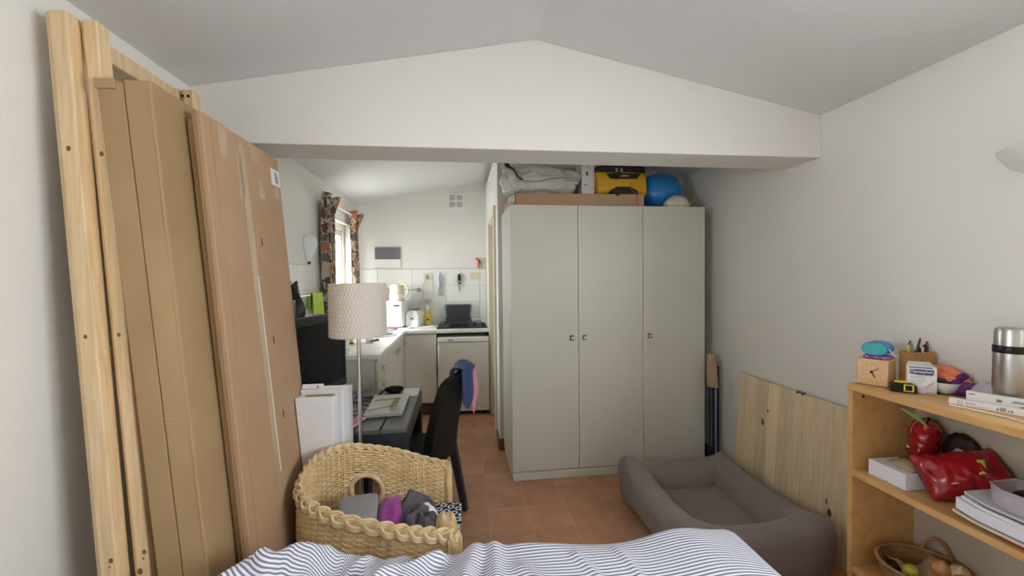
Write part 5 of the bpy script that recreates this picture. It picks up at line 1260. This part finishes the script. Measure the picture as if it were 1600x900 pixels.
MB().grid(lambda u, v: M4 @ Vector((.02+.055*u, -.03+.055*v, .041+.006*sin(u*3)-.012*u)), 8, 8).build('grey_patch', 'paperg', r1, smooth=70, solid=.002)
for (a, c_) in ((-.02, .03), (-.045, -.015)): MB().blob(M4 @ Vector((a, c_, .040)), (.007, .007, .006), 1, 12, 8).build('print_spot', 'paper', r1, smooth=180)
b = MB()
for k in range(3): b.box(-.005+.006*k, -.002+.006*k, -.005, .025, .043, .0442)
b.xf(M4).build('print_lines', 'printp', r1)
lf_ = tag(MB().grid(lambda u, v: (1.735+.115*u, 1.50-.012*v-.01*u, .945-.085*u+.014*(v-.5)*sin(pi*min(1, u+.12))+.01*sin(u*3)), 16, 6).build('leek_leaf', 'green', smooth=70, solid=.002), 'green leaf sticking out above the upright red bag', 'leaf')
r2, M4 = pillow('red_bag', 'large red foil food bag with a yellow patch lying in the middle of the shelf', 'red', (1.845, 1.365, .731), .125, .085, .052, RZ(-28) @ RY(-14) @ RX(48), 8)
MB().grid(lambda u, v: M4 @ Vector((.02+.03*u+.018*v, .0+.05*v-.02, .052+.004*sin(u*3))), 6, 6).build('yellow_patch', 'yellow', r2, smooth=70, solid=.002)
MB().grid(lambda u, v: M4 @ Vector((-.075+.035*u, -.045+.03*v, .046+.004*u)), 6, 6).build('pale_print', 'pink', r2, smooth=70, solid=.002)
MB().grid(lambda u, v: M4 @ Vector((-.03+.022*u, .01+.02*v, .053)), 6, 6).build('silver_print', 'paperg', r2, smooth=70, solid=.002)
dg_ = thing('dark_bag', 'dark bag with a grey rag between the two red bags', 'bag', (1.94, 1.43, ZS2))
MB().blob((1.945, 1.44, .745), (.025, .06, .10), .8, 28, 20, crumple(5, .2, 2)).build('bag', 'wine', dg_, smooth=180)
MB().blob((1.915, 1.425, .745), (.018, .03, .05), .8, 24, 16, crumple(7, .25, 2)).build('rag', 'paperg', dg_, smooth=180)
MB().blob((1.945, 1.385, .765), (.02, .045, .028), .8, 24, 16, crumple(2, .25, 2)).build('olive_fold', 'olive', dg_, smooth=180)
# papers
def sheafs(name, label, m, z0, z1, x0, y1, curl, edge=None, n=1):
    def fn(u, v, top):
        y = .90+(y1-.90)*u; x = x0+(1.95-x0)*v
        return (x, y, (z1 if top else z0)+curl*max(0, u-.75)**2*16)
    b = MB(); 
    t_ = thing(name, label, 'papers', (1.8, 1.1, z0), 0, 'paper pile on the middle shelf')
    nu, nv = 24, 4
    top = [fn(i/nu, j/nv, 1) for j in range(nv+1) for i in range(nu+1)]; bot = [fn(i/nu, j/nv, 0) for j in range(nv+1) for i in range(nu+1)]
    O_ = (nu+1)*(nv+1); fs = []; I = lambda i, j, s: j*(nu+1)+i+s*O_
    for j in range(nv):
        for i in range(nu):
            for s in (0, 1): fs.append((I(i, j, s), I(i+1, j, s), I(i+1, j+1, s), I(i, j+1, s)))
        for i in (0, nu): fs.append((I(i, j, 0), I(i, j+1, 0), I(i, j+1, 1), I(i, j, 1)))
    for i in range(nu):
        for j in (0, nv): fs.append((I(i, j, 0), I(i+1, j, 0), I(i+1, j, 1), I(i, j, 1)))
    b.add(top+bot, fs).build('stack', m, t_, smooth=40)
    return t_
sheafs('paper_sleeve', 'clear grey plastic sleeve lying flat at the front of the middle shelf', 'paperg', ZS2+.0005, ZS2+.004, 1.722, 1.285, 0)
sheafs('crimson_folder', 'crimson card folder near the bottom of the paper pile', 'crimson', ZS2+.0045, ZS2+.013, 1.685, 1.15, 0)
sheafs('cream_folder', 'cream card folder under the thick white sheaf', 'capc', ZS2+.0135, ZS2+.021, 1.678, 1.27, .010)
sheafs('black_folder', 'thin black folder edge under the thick white sheaf', 'black', ZS2+.0215, ZS2+.026, 1.690, 1.262, .010)
sheafs('white_sheaf', 'thick sheaf of white papers on the middle shelf', 'paperw', ZS2+.0265, ZS2+.064, 1.682, 1.262, .012)
sheafs('plastic_folder', 'white plastic folder with a dark spine on top of the paper pile', 'paper', ZS2+.0645, ZS2+.072, 1.688, 1.25, .014)
sheafs('navy_folder', 'thin navy folder near the top of the paper pile', 'dkblue', ZS2+.0725, ZS2+.077, 1.70, 1.245, .014)
sheafs('grey_folder', 'grey card folder topmost on the paper pile', 'paperg', ZS2+.0775, ZS2+.086, 1.698, 1.25, .014)
tb = thing('plastic_tub', 'clear plastic tub with dark contents on the paper pile', 'tub', (1.81, 1.11, ZS2+.087))
z0 = ZS2+.087
b = MB()
P_o = [(1.72, 1.04), (1.80, 1.03), (1.87, 1.06), (1.875, 1.16), (1.84, 1.205), (1.74, 1.20), (1.71, 1.15)]
P_i = [(x+(1.795-x)*.05, y+(1.115-y)*.05) for x, y in P_o]
n = len(P_o); vs = [(x, y, z0+.001) for x, y in P_o]+[(x*1+(x-1.795)*.06, y+(y-1.115)*.06, z0+.062) for x, y in P_o]
b.add(vs, [tuple(range(n))[::-1]]+[(i, (i+1) % n, n+(i+1) % n, n+i) for i in range(n)]); b.build('tub', 'hazy', tb, smooth=50, solid=.0015)
MB().tube([(x+(x-1.795)*.07, y+(y-1.115)*.07, z0+.062) for x, y in P_o], .003, 6, True).build('rim', 'hazy', tb, smooth=60)
MB().blob((1.80, 1.11, z0+.032), (.06, .065, .026), .7, 28, 14, crumple(6, .2, 2)).build('contents', 'wine', tb, smooth=180)
# bottom shelf
bs_ = thing('wicker_basket', 'brown oval wicker basket with crumpled paper on the bottom shelf', 'basket', (1.80, 1.52, ZS3))
c0 = Vector((1.808, 1.465, ZS3))
b = MB()
for r in range(13):
    s = r/12; pts = []
    for i in range(72):
        a = 2*pi*i/72; k = (.78+.22*s)*(1+.014*((i+r) % 2*2-1)); q = Vector((.142*cos(a)*k, .135*sin(a)*k, .006+.098*s))
        pts.append(c0+RZ(-20) @ q)
    b.tube(pts, .0048, 5, True)
tag(b.build('weave', 'basketw', bs_, smooth=70), kind='stuff')
MB().tube([c0+RZ(-20) @ Vector((.144*cos(a), .137*sin(a), .106)) for a in [2*pi*i/48 for i in range(48)]], .0075, 8, True).build('rim', 'basketw', bs_, smooth=60)
MB().tube(catmull([c0+RZ(-20) @ Vector(p) for p in ((.06, .125, .10), (.085, .115, .15), (.105, .10, .163), (.12, .075, .15), (.13, .05, .10))], 24), .007, 8).build('handle', 'basketw', bs_, smooth=60)
MB().prism([tuple((c0+RZ(-20) @ Vector((.108*cos(a), .103*sin(a), 0))).xy) for a in [2*pi*i/36 for i in range(36)]], .006, 'z', ZS3+.001).build('bottom', 'basketw', bs_)
tag(MB().grid(lambda u, v: c0+RZ(-20) @ Vector(((u-.5)*.18, (v-.5)*.17, .055+.038*noise.noise(Vector((u*4, v*3, 2)))+.09*(u-.5)**2*2)), 24, 18).build('crumpled_paper', 'beige', smooth=50, solid=.002), 'crumpled brown paper lining the wicker basket', 'paper')
tag(MB().blob(c0+RZ(-20) @ Vector((-.055, -.02, .09)), (.03, .026, .024), 1, 24, 14, lambda p: .04*noise.noise(p*3)).build('lime', 'lemon', smooth=180), 'yellow-green lime in the wicker basket', 'fruit')
def onion(label, x, y, r, m, z0_=None):
    z0_ = z0_ or ZS3+.065
    t_ = thing('onion', label, 'onion', (x, y, ZS3), 0, 'onions in the wicker basket')
    dz_ = z0_; MB().lathe([(0, .0), (r*.3, .002), (r*.75, r*.35), (r, r*.95), (r*.86, r*1.5), (r*.4, r*1.85), (r*.16, r*2.05), (r*.12, r*2.3), (0, r*2.32)], (0, 0, 0), 24).xf(T_((x, y, dz_+r*.35)) @ RX(18) @ RY(-12) @ T_((0, 0, -r*.2))).build('bulb', m, t_, smooth=70)
onion('copper-skinned onion in the wicker basket, nearest the lime', 1.868, 1.452, .034, 'onion'); onion('pale straw-coloured onion in the wicker basket', 1.905, 1.418, .034, 'onionp')
onion('small shaded onion at the near rim of the wicker basket', 1.865, 1.375, .03, 'onion'); 

# ------------------------------------------------------------------ wall lamp on the right
rl = thing('wall_lamp', 'white half-bowl uplighter on the right wall, cut by the picture edge', 'lamp', (RW, 1.18, 1.80))
prof = [(.02, .0), (.09, .018), (.15, .055), (.182, .10), (.187, .118), (.181, .118), (.145, .06), (.08, .025), (0, .012)]
MB().lathe(prof, (RW-.001, 1.18, 1.80), 40, pi/2, 3*pi/2, sx=.58).build('bowl', 'ceramic', rl, smooth=60)
MB().box(RW-.012, RW-.001, 1.12, 1.24, 1.85, 1.95).build('wall_plate', 'plastic', rl)
MB().lathe([(.012, 0), (.022, .03), (.022, .05), (0, .06)], (RW-.05, 1.18, 1.83), 14).build('bulb', 'frost', rl, smooth=60)
